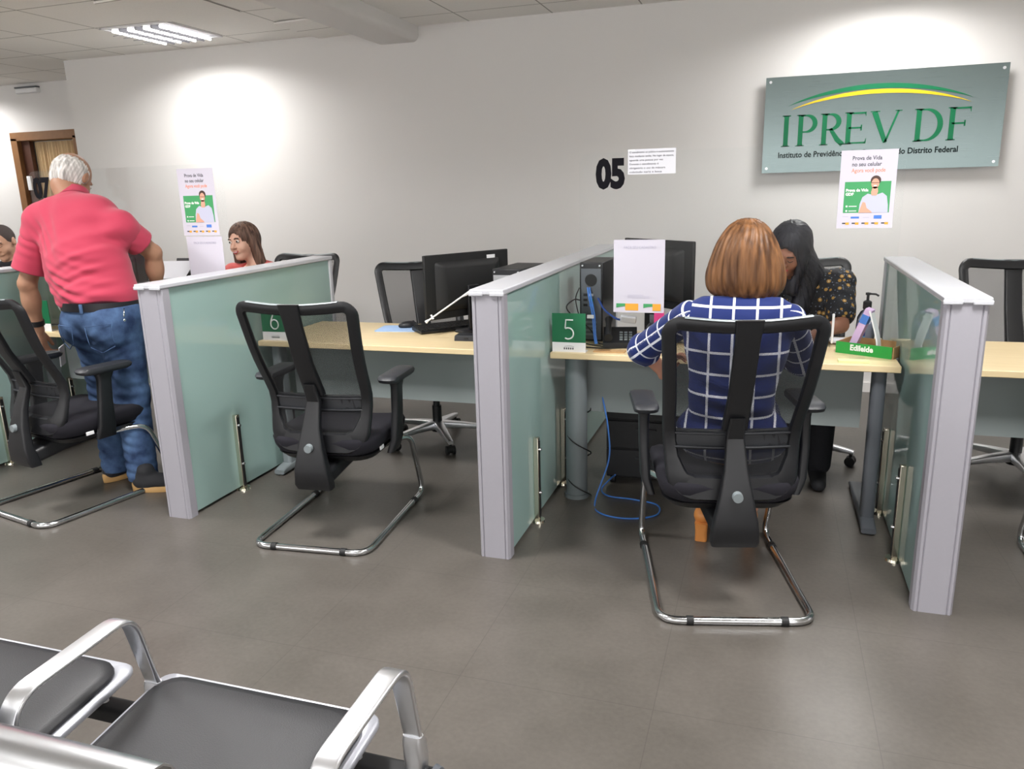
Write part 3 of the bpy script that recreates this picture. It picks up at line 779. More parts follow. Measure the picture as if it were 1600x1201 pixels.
    if arms:
        for s in (-1, 1):
            b = new()
            ring_loft(b, [[(s*(x0+u), y0+v, z0) for u, v in rrect(w_, d_, 0.012)][::s] for z0, x0, y0, w_, d_ in ((seat_z-0.10, 0.265, -0.02, 0.03, 0.10), (seat_z-0.04, 0.285, -0.02, 0.035, 0.085), (seat_z+0.08, 0.292, -0.015, 0.035, 0.07), (seat_z+0.19, 0.292, -0.005, 0.038, 0.065), (seat_z+0.225, 0.292, 0.0, 0.045, 0.09))])
            ar = obj('armrest', b, M['plastic'], t, ang=50)
            b = new(); rings = []
            for z, k in ((seat_z+0.225, 0.80), (seat_z+0.232, 0.95), (seat_z+0.245, 1.0), (seat_z+0.256, 0.93), (seat_z+0.260, 0.7)):
                rings.append([(s*0.292+u, 0.005+v, z) for u, v in rrect(0.092*k, 0.27*k, 0.035*k, 6)])
            ring_loft(b, rings); obj('arm_pad', b, M['plastic_soft'], ar, ang=50)
def client_chair(label):
    t = thing('cantilever_chair', label, 'chair', (0, 0, 0), 0, 'black net-back cantilever chairs for visitors')
    upper_chair(t)
    hw = 0.262; r = 0.0135
    P = smooth_path([(0.15, 0.0, 0.335), (0.20, 0.10, 0.345), (hw, 0.20, 0.350), (hw, 0.335, r), (hw, -0.38, r), (-hw, -0.38, r), (-hw, 0.335, r), (-hw, 0.20, 0.350), (-0.20, 0.10, 0.345), (-0.15, 0.0, 0.335)], 0.075, 8)
    b = new(); tube(b, P, r, 14); fr_ = obj('cantilever_frame', b, M['tube_metal'], t)
    for x, y, hor in ((-0.16, -0.38, 1), (0.16, -0.38, 1), (-hw, 0.20, 0), (hw, 0.20, 0)):
        b = new()
        if hor: cyl(b, (x-0.012, y, r), (x+0.012, y, r), r+0.003, n=14)
        else: cyl(b, (x, y-0.014, r), (x, y+0.014, r), r+0.003, n=14)
        obj('floor_clip', b, M['black'], fr_)
    return t
ch = client_chair('empty black net-back chair in front of the desk with the 6 sign')
ch.location = (-1.825, 2.98, 0); ch.rotation_euler.z = math.radians(5)
dup(ch, (-0.13, 2.87, 0), math.radians(14), 'black net-back chair the woman in the navy checked dress sits on')
dup(ch, (-3.29, 2.90, 0), math.radians(-12), 'black net-back chair beside the standing man in the pink shirt')
dup(ch, (1.315, 3.12, 0), math.radians(2), 'black net-back chair cut by the right edge, in front of the rightmost desk')

def office_chair(label, rot_base=0.3):
    t = thing('swivel_chair', label, 'chair', (0, 0, 0), 0, 'black net-back swivel chairs behind the desks')
    upper_chair(t, 0.47, M['net_light'], arms=False)
    b = new(); lathe(b, [(0.028, 0.10), (0.028, 0.22), (0.020, 0.22), (0.020, 0.345)]); lathe(b, [(0.036, 0.06), (0.040, 0.07), (0.036, 0.115)]); obj('gas_lift', b, M['plastic'], t)
    b = new(); cyl(b, (0.06, 0.02, 0.34), (0.27, 0.06, 0.33), 0.006, n=10); cyl(b, (0.235, 0.055, 0.332), (0.285, 0.062, 0.33), 0.012, n=12); obj('lever', b, M['plastic'], t)
    for i in range(5):
        a = rot_base+i*2*PI/5; R = Matrix.Rotation(a, 3, 'Z')
        b = new(); ring_loft(b, [[R @ Vector((x, u, z+v)) for u, v in rrect(w_, h_, 0.006, 3)] for x, z, w_, h_ in ((0.02, 0.100, 0.060, 0.045), (0.15, 0.092, 0.044, 0.034), (0.28, 0.078, 0.032, 0.024), (0.31, 0.074, 0.030, 0.020))])
        lg = obj('base_leg', b, M['alu_bright'], t)
        b = new(); ce = R @ Vector((0.295, 0, 0))
        cyl(b, ce+Vector((0, 0, 0.045)), ce+Vector((0, 0, 0.075)), 0.008, n=10)
        d = R @ Vector((0, 1, 0)); 
        for s in (-1, 1): cyl(b, ce+d*s*0.010+Vector((0, 0, 0.026)), ce+d*s*0.026+Vector((0, 0, 0.026)), 0.026, n=20)
        cyl(b, ce-d*0.010+Vector((0, 0, 0.030)), ce+d*0.010+Vector((0, 0, 0.030)), 0.022, n=16)
        obj('castor', b, M['black'], lg)
    return t
oc = office_chair('empty black swivel chair behind the large black monitor and mouse')
oc.location = (-1.86, 4.15, 0); oc.rotation_euler.z = PI+math.radians(38)
dup(oc, (0.185, 4.34, 0), PI+math.radians(3), 'black swivel chair of the dark-haired clerk in the floral blouse')
dup(oc, (-3.17, 4.62, 0), PI, 'black swivel chair of the smiling woman, mostly hidden by a partition')
dup(oc, (-5.36, 4.55, 0), PI, 'black swivel chair of the seated man at the far left')
dup(oc, (1.235, 4.31, 0), PI+math.radians(4), 'empty black swivel chair behind the rightmost desk')

# ---------------------------------------------------------------- waiting bench
BX = [-1.845, -1.225, -0.605]          # armrest lines
bt = thing('waiting_bench', 'metal beam bench with black padded seats and polished armrests, near the camera', 'bench', (-1.25, 0.95, 0))
def L_(x, y, z): return (x+1.25, y-0.95, z)
def P2(pts, x): return [L_(x, y, z) for y, z in pts]
for i in range(2):
    xa, xb = BX[i]-0.010, BX[i+1]-0.088
    cx_, w_ = (xa+xb)/2, xb-xa
    b = new()
    # pressed pan: flat rim with a shallow lip
    rings = []
    def pan(inset, z, rr): return [L_(cx_+u, 0.965+v, z-0.05*(0.5-(v+0.24)/0.48)) for u, v in rrect(w_-2*inset, 0.49-2*inset, rr, 5)]
    rings = [pan(0.004, 0.402, 0.03), pan(0.0, 0.408, 0.03), pan(0.0, 0.416, 0.03), pan(0.003, 0.420, 0.03), pan(0.026, 0.420, 0.045), pan(0.03, 0.417, 0.045)]
    ring_loft(b, rings); pn = obj('seat_pan', b, M['pan'], bt, ang=50)
    for sx in (-1, 1):
        b = new(); p = L_(cx_+sx*(w_/2-0.012), 1.12, 0); cyl(b, (p[0], p[1], 0.412), (p[0], p[1], 0.419), 0.008, n=14); cyl(b, (p[0], p[1], 0.419), (p[0], p[1], 0.4205), 0.005, n=10); obj('screw', b, M['alu_bright'], pn)
    b = new(); rings = []
    for ins, z, rr in ((0.022, 0.418, 0.05), (0.018, 0.424, 0.055), (0.020, 0.432, 0.055), (0.040, 0.439, 0.06), (0.09, 0.444, 0.05), (0.16, 0.445, 0.04), (0.20, 0.445, 0.02)):
        rings.append(pan(ins, z, rr))
    ring_loft(b, rings); obj('seat_cushion', b, M['leather'], bt, ang=70)
    # backrest: steel shell rolled over at the top, dark pad on its front
    prof = [(0.735, 0.44), (0.70, 0.52), (0.675, 0.62), (0.660, 0.72), (0.655, 0.765), (0.648, 0.785), (0.636, 0.797), (0.620, 0.802), (0.603, 0.799), (0.588, 0.787), (0.578, 0.768), (0.572, 0.74), (0.570, 0.70)]
    sh = []
    for k, (y, z) in enumerate(prof):
        a_ = prof[max(0, k-1)]; c_ = prof[min(len(prof)-1, k+1)]; ty, tz = c_[0]-a_[0], c_[1]-a_[1]; L = math.hypot(ty, tz); ny, nz = -tz/L, ty/L
        sh.append(((y, z), (y+ny*0.003, z+nz*0.003)))
    b = new(); xa2, xb2 = xa-0.012, xb+0.018
    rings = [[L_(x, y, z) for (y, z), _ in sh]+[L_(x, y, z) for _, (y, z) in sh[::-1]] for x in (xa2, xb2)]
    ring_loft(b, rings); obj('back_shell', b, M['alu'], bt, ang=30)
    b = new(); rings = []
    pf = prof[:4]
    pad = [(y+0.005, z) for y, z in pf]+[(y+0.022, z-0.002) for y, z in pf[::-1]]
    ring_loft(b, [[L_(x, y, z) for y, z in pad] for x in (xa+0.01, xb+0.005)]); obj('back_pad', b, M['leather'], bt, bevel=0.004)
for x in BX:
    path = smooth_path([(1.178, 0.400), (1.125, 0.634), (0.846, 0.640), (0.775, 0.42)], 0.045, 8)if False else None
    pts = smooth_path([L_(x, 1.165, 0.43), L_(x, 1.118, 0.640), L_(x, 0.850, 0.628), L_(x, 0.80, 0.45)], 0.05, 8)
    b = new(); sec = [(u, v) for u, v in rrect(0.011, 0.044, 0.005, 4)]
    tube(b, pts, 0.01, sec=sec, upv=(0, 0.01, 1.0)) if False else ring_loft(b, [[Vector(p)+n_*u+Vector((1, 0, 0))*v*wd for u, v in sec] for p, n_, wd in [(pts[i], (lambda t_: Vector((0, -t_.z, t_.y)).normalized())((Vector(pts[min(i+1, len(pts)-1)])-Vector(pts[max(i-1, 0)])).normalized()), 1.0 if Vector(pts[i]).z > 0.5 else 0.85) for i in range(len(pts))]])
    ar = obj('armrest', b, M['alu_bright'], bt, ang=60)
    b = new(); ring_loft(b, [[L_(x+u, y+v, z) for u, v in rrect(w_, d_, 0.009, 4)] for z, y, w_, d_ in ((0.455, 1.160, 0.040, 0.020), (0.44, 1.163, 0.044, 0.030), (0.40, 1.168, 0.044, 0.034), (0.362, 1.168, 0.040, 0.030), (0.352, 1.166, 0.03, 0.02))])
    obj('arm_socket', b, M['alu_bright'], ar, ang=50)
b = new(); ring_loft(b, [[L_(x, 1.165+u, 0.350+v) for u, v in rrect(0.05, 0.040, 0.012)] for x in (-2.25, BX[2]+0.035)]); bmn = obj('beam', b, M['black'], bt)
b = new(); p = L_(BX[2]+0.035, 1.165, 0.350); cyl(b, p, (p[0]+0.012, p[1], p[2]), 0.034, 0.030, 24); obj('end_cap', b, M['steel_dark'], bmn)
for x in (-1.56, -0.94):
    b = new(); tube(b, smooth_path([L_(x, 0.72, 0.02), L_(x, 1.0, 0.30), L_(x, 1.08, 0.345), L_(x, 1.16, 0.30), L_(x, 1.34, 0.02)], 0.06), 0.02, 12) if False else tube(b, smooth_path([L_(x, 0.70, 0.025), L_(x, 0.95, 0.30), L_(x, 1.165, 0.34)], 0.06), 0.02, 12)
    tube(b, smooth_path([L_(x, 1.165, 0.34), L_(x, 1.165, 0.2), L_(x, 1.165, 0.025)], 0.06), 0.02, 12)
    lg = obj('leg', b, M['alu'], bt)
    for yy in (0.70, 1.165):
        b = new(); p = L_(x, yy, 0); cyl(b, p, (p[0], p[1], 0.025), 0.028, n=18); obj('foot', b, M['black'], lg)
# ---------------------------------------------------------------- people
def hframe(yaw, pitch=0, roll=0):
    """columns right, forward, up; yaw 0 faces +y, positive turns left"""
    R = Matrix.Rotation(yaw, 3, 'Z') @ Matrix.Rotation(pitch, 3, 'X') @ Matrix.Rotation(roll, 3, 'Y')
    return np.array(R)
def head_sdf(s, c, R, sc=1.0, nose=1.0, neck_to=None, neck_r=0.052, ears=True, smile=False):
    c = np.array(c, float)
    def W(r, f, u): return c+R@np.array([r, f, u])*sc
    def E(p, rad, k=0.015, op='add'): s.ell(W(*p), np.array(rad)*sc, R.T, k*sc, op)
    E((0, -0.012, 0.022), (0.077, 0.096, 0.092), 0.0)
    E((0, 0.022, -0.040), (0.060, 0.066, 0.080), 0.03)
    E((0, 0.062, -0.100), (0.026, 0.024, 0.020), 0.025)
    for q in (-1, 1): E((q*0.036, 0.056, -0.034), (0.026, 0.026, 0.026), 0.02)
    s.cap(W(-0.032, 0.080, 0.026), W(0.032, 0.080, 0.026), 0.011*sc, k=0.012)
    for q in (-1, 1): E((q*0.031, 0.099, 0.008), (0.017, 0.013, 0.010), 0.010, 'sub')
    s.cap(W(0, 0.084, 0.012), W(0, 0.084+0.024*nose, -0.026), 0.008*sc, 0.0125*sc, k=0.008)
    for q in (-1, 1): E((q*0.011, 0.095, -0.030), (0.008, 0.010, 0.008), 0.005)
    E((0, 0.082, -0.060), (0.026, 0.013, 0.010), 0.010)
    if ears:
        for q in (-1, 1):
            E((q*0.079, -0.008, -0.004), (0.010, 0.019, 0.031), 0.006); E((q*0.088, -0.004, 0.000), (0.006, 0.010, 0.016), 0.003, 'sub')
    if neck_to is not None: s.cap(W(0, -0.030, -0.070), neck_to, neck_r, neck_r*1.12, k=0.02)
    return W
def face_parts(parent, W, R, sc=1.0, brow=None, lip=True, smile=0.0, down=False):
    for q in (-1, 1):
        if down:
            b = new(); tube(b, spline([W(q*0.019, 0.0925, 0.006), W(q*0.031, 0.0965, 0.001), W(q*0.044, 0.0885, 0.005)], 5), 0.0016*sc, 8); obj('eyelashes', b, M['brow'], parent)
            b = new(); tube(b, spline([W(q*0.015, 0.0935, 0.026), W(q*0.030, 0.0945, 0.0315), W(q*0.046, 0.083, 0.026)], 5), [0.0022*sc]+[0.0034*sc]*9+[0.0015*sc], 8); obj('eyebrow', b, brow or M['brow'], parent)
            continue
        b = new(); bmesh.ops.create_uvsphere(b, u_segments=16, v_segments=10, radius=0.0105*sc); b.transform(Matrix.Translation(W(q*0.031, 0.0825, 0.009)))
        e = obj('eye', b, M['eye_white'], parent)
        b = new(); bmesh.ops.create_uvsphere(b, u_segments=14, v_segments=8, radius=0.0062*sc); b.transform(Matrix.Translation(W(q*0.031, 0.0905, 0.009)))
        obj('iris', b, M['eye_dark'], e)
        b = new(); tube(b, spline([W(q*0.015, 0.0935, 0.026), W(q*0.030, 0.0945, 0.0315), W(q*0.046, 0.083, 0.026)], 5), [0.0022*sc]+[0.0034*sc]*9+[0.0015*sc], 8)
        obj('eyebrow', b, brow or M['brow'], parent)
    if lip:
        b = new(); z0 = -0.060
        for dz, rr in ((0.004, 0.0035), (-0.004, 0.0045)):
            tube(b, spline([W(-0.023, 0.084, z0+smile), W(-0.011, 0.0935, z0+dz), W(0, 0.0955, z0+dz*1.1-smile*0.2), W(0.011, 0.0935, z0+dz), W(0.023, 0.084, z0+smile)], 4), [0.0012*sc]+[rr*sc]*15+[0.0012*sc], 8)
        obj('lips', b, M['lip'], parent)
def hand_sdf(s, wrist, fwd, palm_n, sc=1.0, curl=0.5, left=False, thumb=0.6):
    """palm, five unequal curled fingers; fwd = along the hand, palm_n = out of the back of the hand"""
    f = Vector(fwd).normalized(); n = Vector(palm_n); n = (n-f*n.dot(f)).normalized(); r = f.cross(n)
    if left: r = -r
    w_ = Vector(wrist)
    def Wp(a, b, c): return np.array(w_+(f*a+r*b+n*c)*sc)
    s.cap(Wp(-0.01, 0, 0), Wp(0.03, 0.0, 0), 0.024*sc, 0.026*sc, k=0.012, flat=(np.array(n), 0.65))
    for k_, b in enumerate((-0.030, -0.010, 0.010, 0.029)):
        s.cap(Wp(0.015, b*0.5, 0), Wp(0.082-abs(b)*0.15, b, 0.002), 0.0125*sc, 0.0115*sc, k=0.008)
    for k_, (b, L) in enumerate(((-0.031, 0.072), (-0.010, 0.082), (0.011, 0.076), (0.031, 0.060))):
        p = Vector((0.084-abs(b)*0.15, b, 0.002)); a = -curl*0.7; seg = (0.45, 0.30, 0.25); rad = (0.0092, 0.0084, 0.0074, 0.0064)
        for j in range(3):
            q = p+Vector((math.cos(a), b*0.12, math.sin(a)))*L*seg[j]
            s.cap(Wp(*p), Wp(*q), rad[j]*sc, rad[j+1]*sc, k=0.003); p = q; a -= curl*(0.9 if j == 0 else 0.7)
    s.cap(Wp(0.012, 0.026, -0.004), Wp(0.046, 0.048, -0.010*thumb*2), 0.0135*sc, 0.0105*sc, k=0.008)
    s.cap(Wp(0.046, 0.048, -0.010*thumb*2), Wp(0.076, 0.050, -0.018*thumb*2), 0.0105*sc, 0.0080*sc, k=0.004)
def person(label, me, skin, extra=None):
    """the continuous body mesh is the thing; clothes and hair become its children"""
    o = obj('person', me, skin, ang=None)
    return tag(o, label, 'person')
def child(name, me, m, root, ang=None, label=None, **k):
    """mesh in world coordinates parented to root"""
    me_ = me
    if isinstance(me_, bpy.types.Mesh):
        co = vco(me_)-np.array(root.location); me_.vertices.foreach_set('co', co.ravel())
    else: me_.transform(Matrix.Translation(-Vector(root.location)))
    o = obj(name, me_, m, root, ang=ang, **k)
    if label: o['label'] = label
    return o
class Off:
    """face parts helper: shift a world-space function into root space"""
    def __init__(s, W, root): s.W = W; s.l = np.array(root.location)
    def __call__(s, *a): return s.W(*a)-s.l
def strands(c, R, n=46, amp=0.0022, seed=1):
    rr = np.random.RandomState(seed); ph = rr.rand(4)*6.28
    def f(P):
        Q = (P-np.array(c))@R; phi = np.arctan2(Q[:, 0], -Q[:, 1])
        z = Q[:, 2]
        return amp*(np.sin(n*phi+3*np.sin(z*18+ph[0]))+0.6*np.sin(n*0.43*phi+ph[1]+2*np.sin(z*9))+0.4*np.sin(n*1.9*phi+ph[2]))
    return f
def folds(dirs, amp=0.004, seed=0):
    """soft cloth folds: list of (point, direction, wavelength, reach)"""
    def f(P):
        v = np.zeros(len(P))
        for p, d, wl, reach, a in dirs:
            Q = P-np.array(p); d_ = np.array(d)/np.linalg.norm(d)
            t = Q@d_; r = np.linalg.norm(Q, axis=1)
            v += a*np.sin(2*PI*t/wl+1.3*np.sin(Q[:, 0]*13+Q[:, 2]*7))*np.exp(-(r/reach)**2)
        return v
    return f

# ===== standing man in the pink polo shirt, leaning forward over the desk
A = dict(pel=(-3.168, 3.06, 0.93), wai=(-3.21, 3.085, 1.03), che=(-3.355, 3.17, 1.27), nek=(-3.45, 3.245, 1.455), hd=(-3.515, 3.32, 1.59),
         shL=(-3.585, 3.16, 1.375), elL=(-3.70, 3.10, 1.055), wrL=(-3.725, 3.14, 0.80), shR=(-3.135, 3.20, 1.335), elR=(-3.105, 3.37, 1.195), wrR=(-3.155, 3.42, 0.96),
         hiL=(-3.262, 3.07, 0.90), hiR=(-3.082, 3.05, 0.90), knL=(-3.30, 3.12, 0.49), knR=(-3.10, 3.085, 0.49), anL=(-3.29, 3.10, 0.10), anR=(-3.05, 3.03, 0.10))
Rm = hframe(math.radians(10), math.radians(-38), math.radians(4))
s = SDF()
Wm = head_sdf(s, A['hd'], Rm, 1.06, neck_to=np.array(A['nek']), neck_r=0.062)
s.cap(A['shL'], A['shR'], 0.055, k=0.04)
s.ell(A['che'], (0.175, 0.115, 0.20), hframe(0, math.radians(-18), math.radians(-22)).T, 0.05)
s.ell(A['wai'], (0.15, 0.095, 0.15), None, 0.04); s.ell(A['pel'], (0.15, 0.10, 0.12), None, 0.04)
for S_ in 'LR':
    s.cap(A['sh'+S_], A['el'+S_], 0.054, 0.044, k=0.03); s.cap(A['el'+S_], A['wr'+S_], 0.044, 0.029, k=0.015)
    mid = (np.array(A['el'+S_])*0.65+np.array(A['wr'+S_])*0.35); s.ell(mid, (0.046, 0.046, 0.07), None, 0.02)
    s.cap(A['hi'+S_], A['kn'+S_], 0.088, 0.062, k=0.04); s.cap(A['kn'+S_], A['an'+S_], 0.058, 0.042, k=0.02)
hand_sdf(s, np.array(A['wrL'])+[0.0, 0.0, -0.015], (0.10, 0.10, -0.95), (-0.85, -0.4, -0.1), 1.08, 0.75, left=False)
hand_sdf(s, np.array(A['wrR'])+[0.0, 0.0, -0.015], (0.0, 0.15, -0.95), (0.9, -0.1, 0.0), 1.08, 0.4, left=True)
me = s.mesh(0.006, 'man_body')
man = person('standing person in a pink polo shirt and blue jeans, bending over the desk', me, M['skin_man'])
Wo = Off(Wm, man); face_parts(man, Wo, Rm, 1.06, brow=M['hair_white'])
# hair: white fringe round the back and sides, bald crown
s = SDF(); c = np.array(A['hd'])
s.ell(Wm(0, -0.022, 0.012), (0.087, 0.100, 0.094), Rm.T, 0)
s.ell(Wm(0, -0.045, -0.035), (0.072, 0.060, 0.060), Rm.T, 0.02)
s.ell(Wm(0, 0.100, 0.035), (0.120, 0.105, 0.16), Rm.T, 0.01, 'sub')
s.ell(Wm(0, -0.030, 0.118), (0.066, 0.090, 0.076), Rm.T, 0.01, 'sub')
s.warp(strands(c, Rm, 40, 0.0016, 2))
child('hair', s.mesh(0.004, 'hair'), M['hair_white'], man)
# polo shirt
s = SDF()
s.ell(A['che'], (0.225, 0.158, 0.235), hframe(0, math.radians(-18), math.radians(-22)).T, 0.0)
s.ell((-3.28, 3.11, 1.12), (0.218, 0.178, 0.22), hframe(0, 0, math.radians(-14)).T, 0.05)
s.cap((-3.60, 3.16, 1.375), (-3.13, 3.195, 1.335), 0.075, k=0.05)
s.cap((-3.50, 3.19, 1.40), (-3.28, 3.21, 1.39), 0.10, k=0.06)
s.ell((-3.20, 3.07, 1.00), (0.203, 0.176, 0.14), None, 0.06)
s.cap(A['nek'], np.array(A['nek'])*0.55+c*0.45, 0.080, 0.066, k=0.035)
shL, elL, shR, elR = [np.array(A[q]) for q in ('shL', 'elL', 'shR', 'elR')]
sl = shL+(elL-shL)*0.80; sr = shR+(elR-shR)*0.62
s.cap(shL, shL+(elL-shL)*0.25, 0.086, 0.086, k=0.045); s.cap(shR, shR+(elR-shR)*0.15, 0.080, 0.076, k=0.045)
s.plane((-3.20, 3.05, 0.938), (0.16, -0.30, -1.0))
s.plane(np.array(A['nek'])*0.66+c*0.34, c-np.array(A['nek']))
s.warp(folds([((-3.30, 2.92, 1.06), (0.35, 0.1, 1), 0.040, 0.13, 0.0045), ((-3.14, 2.93, 1.16), (-0.6, 0.1, 1), 0.045, 0.12, 0.004), ((-3.47, 3.02, 1.28), (0.9, 0.1, 0.8), 0.05, 0.12, 0.004), ((-3.20, 2.93, 1.02), (0.15, 0.1, 1), 0.055, 0.20, 0.0045), ((-3.12, 2.95, 1.10), (-0.5, 0, 1), 0.075, 0.22, 0.004), ((-3.45, 3.0, 1.15), (0.6, 0, 0.8), 0.11, 0.22, 0.0035),
              ((-3.15, 3.05, 1.34), (-0.4, 0, 1), 0.10, 0.16, 0.0055), ((-3.42, 3.05, 1.32), (0.9, 0, 0.5), 0.14, 0.2, 0.004), ((-3.62, 3.1, 1.25), (0.3, 0, 1), 0.09, 0.12, 0.004)]))
sh = child('polo_shirt', s.mesh(0.006, 'shirt'), M['polo'], man)
for a_, e_, f_, r1_, r2_ in ((shL, elL, 0.80, 0.084, 0.092), (shR, elR, 0.62, 0.078, 0.074)):
    s = SDF(); d_ = e_-a_; s.cap(a_, a_+d_*(f_+0.4), r1_, r2_, k=0); s.plane(a_+d_*f_, d_); s.ell(a_+d_*(f_+0.10), (r2_*0.86,)*3, None, 0.004, 'sub')
    s.warp(folds([(tuple(a_+d_*0.3+[0, -0.08, 0]), (0.4, 0, 1), 0.05, 0.09, 0.003)])); child('sleeve', s.mesh(0.005, 'sleeve'), M['polo'], man)
# collar
b = new(); n0, n1 = Vector(A['nek'])*0.78+Vector(c)*0.22, Vector(A['nek'])*0.50+Vector(c)*0.50; x_, y_, d_ = frame_of(n1-n0)
ring_loft(b, [[n0+d_*z+(x_*math.cos(a)+y_*math.sin(a))*r_ for a in [2*PI*k/28 for k in range(28)]] for z, r_ in ((-0.01, 0.084), (0.012, 0.080), (0.036, 0.073), (0.034, 0.068), (0.0, 0.072))], cap=False)
child('collar', b, M['polo'], man, ang=60)
# jeans
s = SDF()
s.ell((-3.168, 3.055, 0.915), (0.190, 0.162, 0.14), None, 0.0)
for q, S_ in ((-1, 'L'), (1, 'R')):
    s.ell((A['hi'+S_][0]+0.0, 2.985, 0.86), (0.098, 0.088, 0.105), None, 0.04)
    s.cap(A['hi'+S_], A['kn'+S_], 0.112, 0.083, k=0.05); s.cap(A['kn'+S_], np.array(A['an'+S_])+[0, 0, -0.03], 0.082, 0.074, k=0.03)
s.plane((-3.17, 3.05, 0.988), (0.10, -0.1, 1)); s.plane((-3.2, 3.0, 0.055), (0, 0, -1))
s.warp(folds([((-3.3, 2.95, 0.60), (0.4, 0, 1), 0.045, 0.13, 0.003), ((-3.1, 2.93, 0.72), (-0.5, 0, 1), 0.04, 0.12, 0.003), ((-3.06, 2.95, 0.33), (0.4, 0, 1), 0.05, 0.12, 0.004), ((-3.28, 3.0, 0.45), (0.15, 0, 1), 0.07, 0.13, 0.0035), ((-3.08, 3.0, 0.47), (-0.2, 0, 1), 0.065, 0.12, 0.004), ((-3.05, 2.98, 0.14), (0.1, 0, 1), 0.05, 0.10, 0.004), ((-3.29, 3.02, 0.15), (0.1, 0, 1), 0.055, 0.10, 0.005),
              ((-3.2, 2.95, 0.74), (0.8, 0, 1), 0.09, 0.16, 0.005), ((-3.08, 2.95, 0.62), (0.3, 0, 1), 0.08, 0.14, 0.004)]))
jn = child('jeans', s.mesh(0.006, 'jeans'), M['denim'], man)
for x0, x1, z0, z1, tl in ((-3.285, -3.200, 0.765, 0.885, -0.02), (-3.115, -2.995, 0.75, 0.88, 0.05)):
    b = new(); n = 6
    def bk(x, z):
        dx = (x+3.168); return 3.055-0.178*math.sqrt(max(0, 1-(dx/0.215)**2))-0.035*math.exp(-((z-0.86)/0.08)**2)*(1-math.exp(-((abs(dx)-0.0)/0.08)**2))+0.010
    # pocket outline stitched on: a thin raised seam
    for seg in (((x0, z1), (x1, z1+tl*0.3)), ((x0, z1), (x0+0.008, z0+0.03)), ((x1, z1+tl*0.3), (x1-0.008, z0+0.03)), ((x0+0.008, z0+0.03), ((x0+x1)/2, z0)), (((x0+x1)/2, z0), (x1-0.008, z0+0.03))):
        (ax_, az_), (bx_, bz_) = seg
        tube(b, [(ax_+(bx_-ax_)*k/4, bk(ax_+(bx_-ax_)*k/4, az_+(bz_-az_)*k/4)-0.006, az_+(bz_-az_)*k/4) for k in range(5)], 0.0022, 6)
    child('back_pocket', b, M['denim'], man)
# belt
b = new(); ring_loft(b, [[(-3.178+r_*0.193*math.cos(a), 3.058+r_*0.164*math.sin(a), z+0.02*math.sin(a)*-0.2) for a in [2*PI*k/48 for k in range(48)]] for z, r_ in ((0.945, 1.0), (0.945, 1.035), (0.985, 1.035), (0.985, 1.0))], cap=False, closed=True)
bl = child('belt', b, M['belt'], man, ang=30)
b = new(); box(b, (-3.135, 2.888, 0.964), (0.014, 0.010, 0.046)); child('belt_loop', b, M['denim'], man, bevel=0.002)
b = new(); tube(b, [(-2.985, 3.00, 0.955), (-2.975, 2.985, 0.93), (-2.98, 2.985, 0.905)], 0.004, 8); bmesh.ops.create_uvsphere(b, u_segments=10, v_segments=8, radius=0.010, matrix=Matrix.Translation((-2.98, 2.985, 0.90))); child('key_ring', b, M['tube_metal'], man)
# watch
wl_ = Vector(A['wrL']); dv = (Vector(A['elL'])-wl_).normalized(); x_, y_, _ = frame_of(dv)
b = new(); ring_loft(b, [[wl_+dv*(0.028+z)+(x_*math.cos(a)+y_*math.sin(a))*r_ for a in [2*PI*k/24 for k in range(24)]] for z, r_ in ((0, 0.031), (0, 0.037), (0.028, 0.038), (0.028, 0.032))], cap=False, closed=True)
wt_ = child('watch', b, M['black'], man, ang=30)
# shoes
for hx, hy, dx, dy in ((-3.315, 3.05, 0.25, 1.0), (-3.055, 2.985, 0.93, 0.42)):
    d = np.array([dx, dy, 0])/math.hypot(dx, dy); h0 = np.array([hx, hy, 0])
    s = SDF(); s.cap(h0+d*0.02+[0, 0, 0.062], h0+d*0.07+[0, 0, 0.06], 0.038, 0.042, k=0); s.cap(h0+d*0.07+[0, 0, 0.055], h0+d*0.22+[0, 0, 0.042], 0.044, 0.036, k=0.02)
    s.cap(h0+d*0.03+[0, 0, 0.05], h0+d*0.05+[0, 0, 0.11], 0.036, 0.045, k=0.02); s.plane(h0+[0, 0, 0.022], (0, 0, -1))
    so = child('shoe', s.mesh(0.005, 'shoe'), M['shoe'], man)
    b = new(); px_ = np.array([-d[1], d[0], 0]); rings = []
    for z, g in ((0.001, 0.97), (0.004, 1.0), (0.022, 1.02), (0.030, 0.99)):
        ring = []
        for k in range(32):
            a = 2*PI*k/32; L = 0.135*math.cos(a); wv = (0.044+0.008*math.cos(a))*math.sin(a)
            zz = z+(0.022*max(0, (-math.cos(a)-0.55))/0.45 if z > 0.02 else 0)
            ring.append(tuple((h0+d*(0.112+L*g)+px_*wv*g)[:2])+(zz,))
        rings.append(ring)
    ring_loft(b, rings); child('shoe_sole', b, M['sole'], man, ang=50, label='tan rubber sole')
# folded papers held in the man's lowered hand
b = new(); box(b, (0, 0, 0), (0.006, 0.045, 0.12), Euler((0.3, 0.25, 0.3)).to_matrix()); b.transform(Matrix.Translation((-3.64, 3.185, 0.655)))
tag(obj('folded_paper', b, M['paper2'], bevel=0.001), 'folded white paper held in the lowered hand of the man in the pink shirt', 'paper')

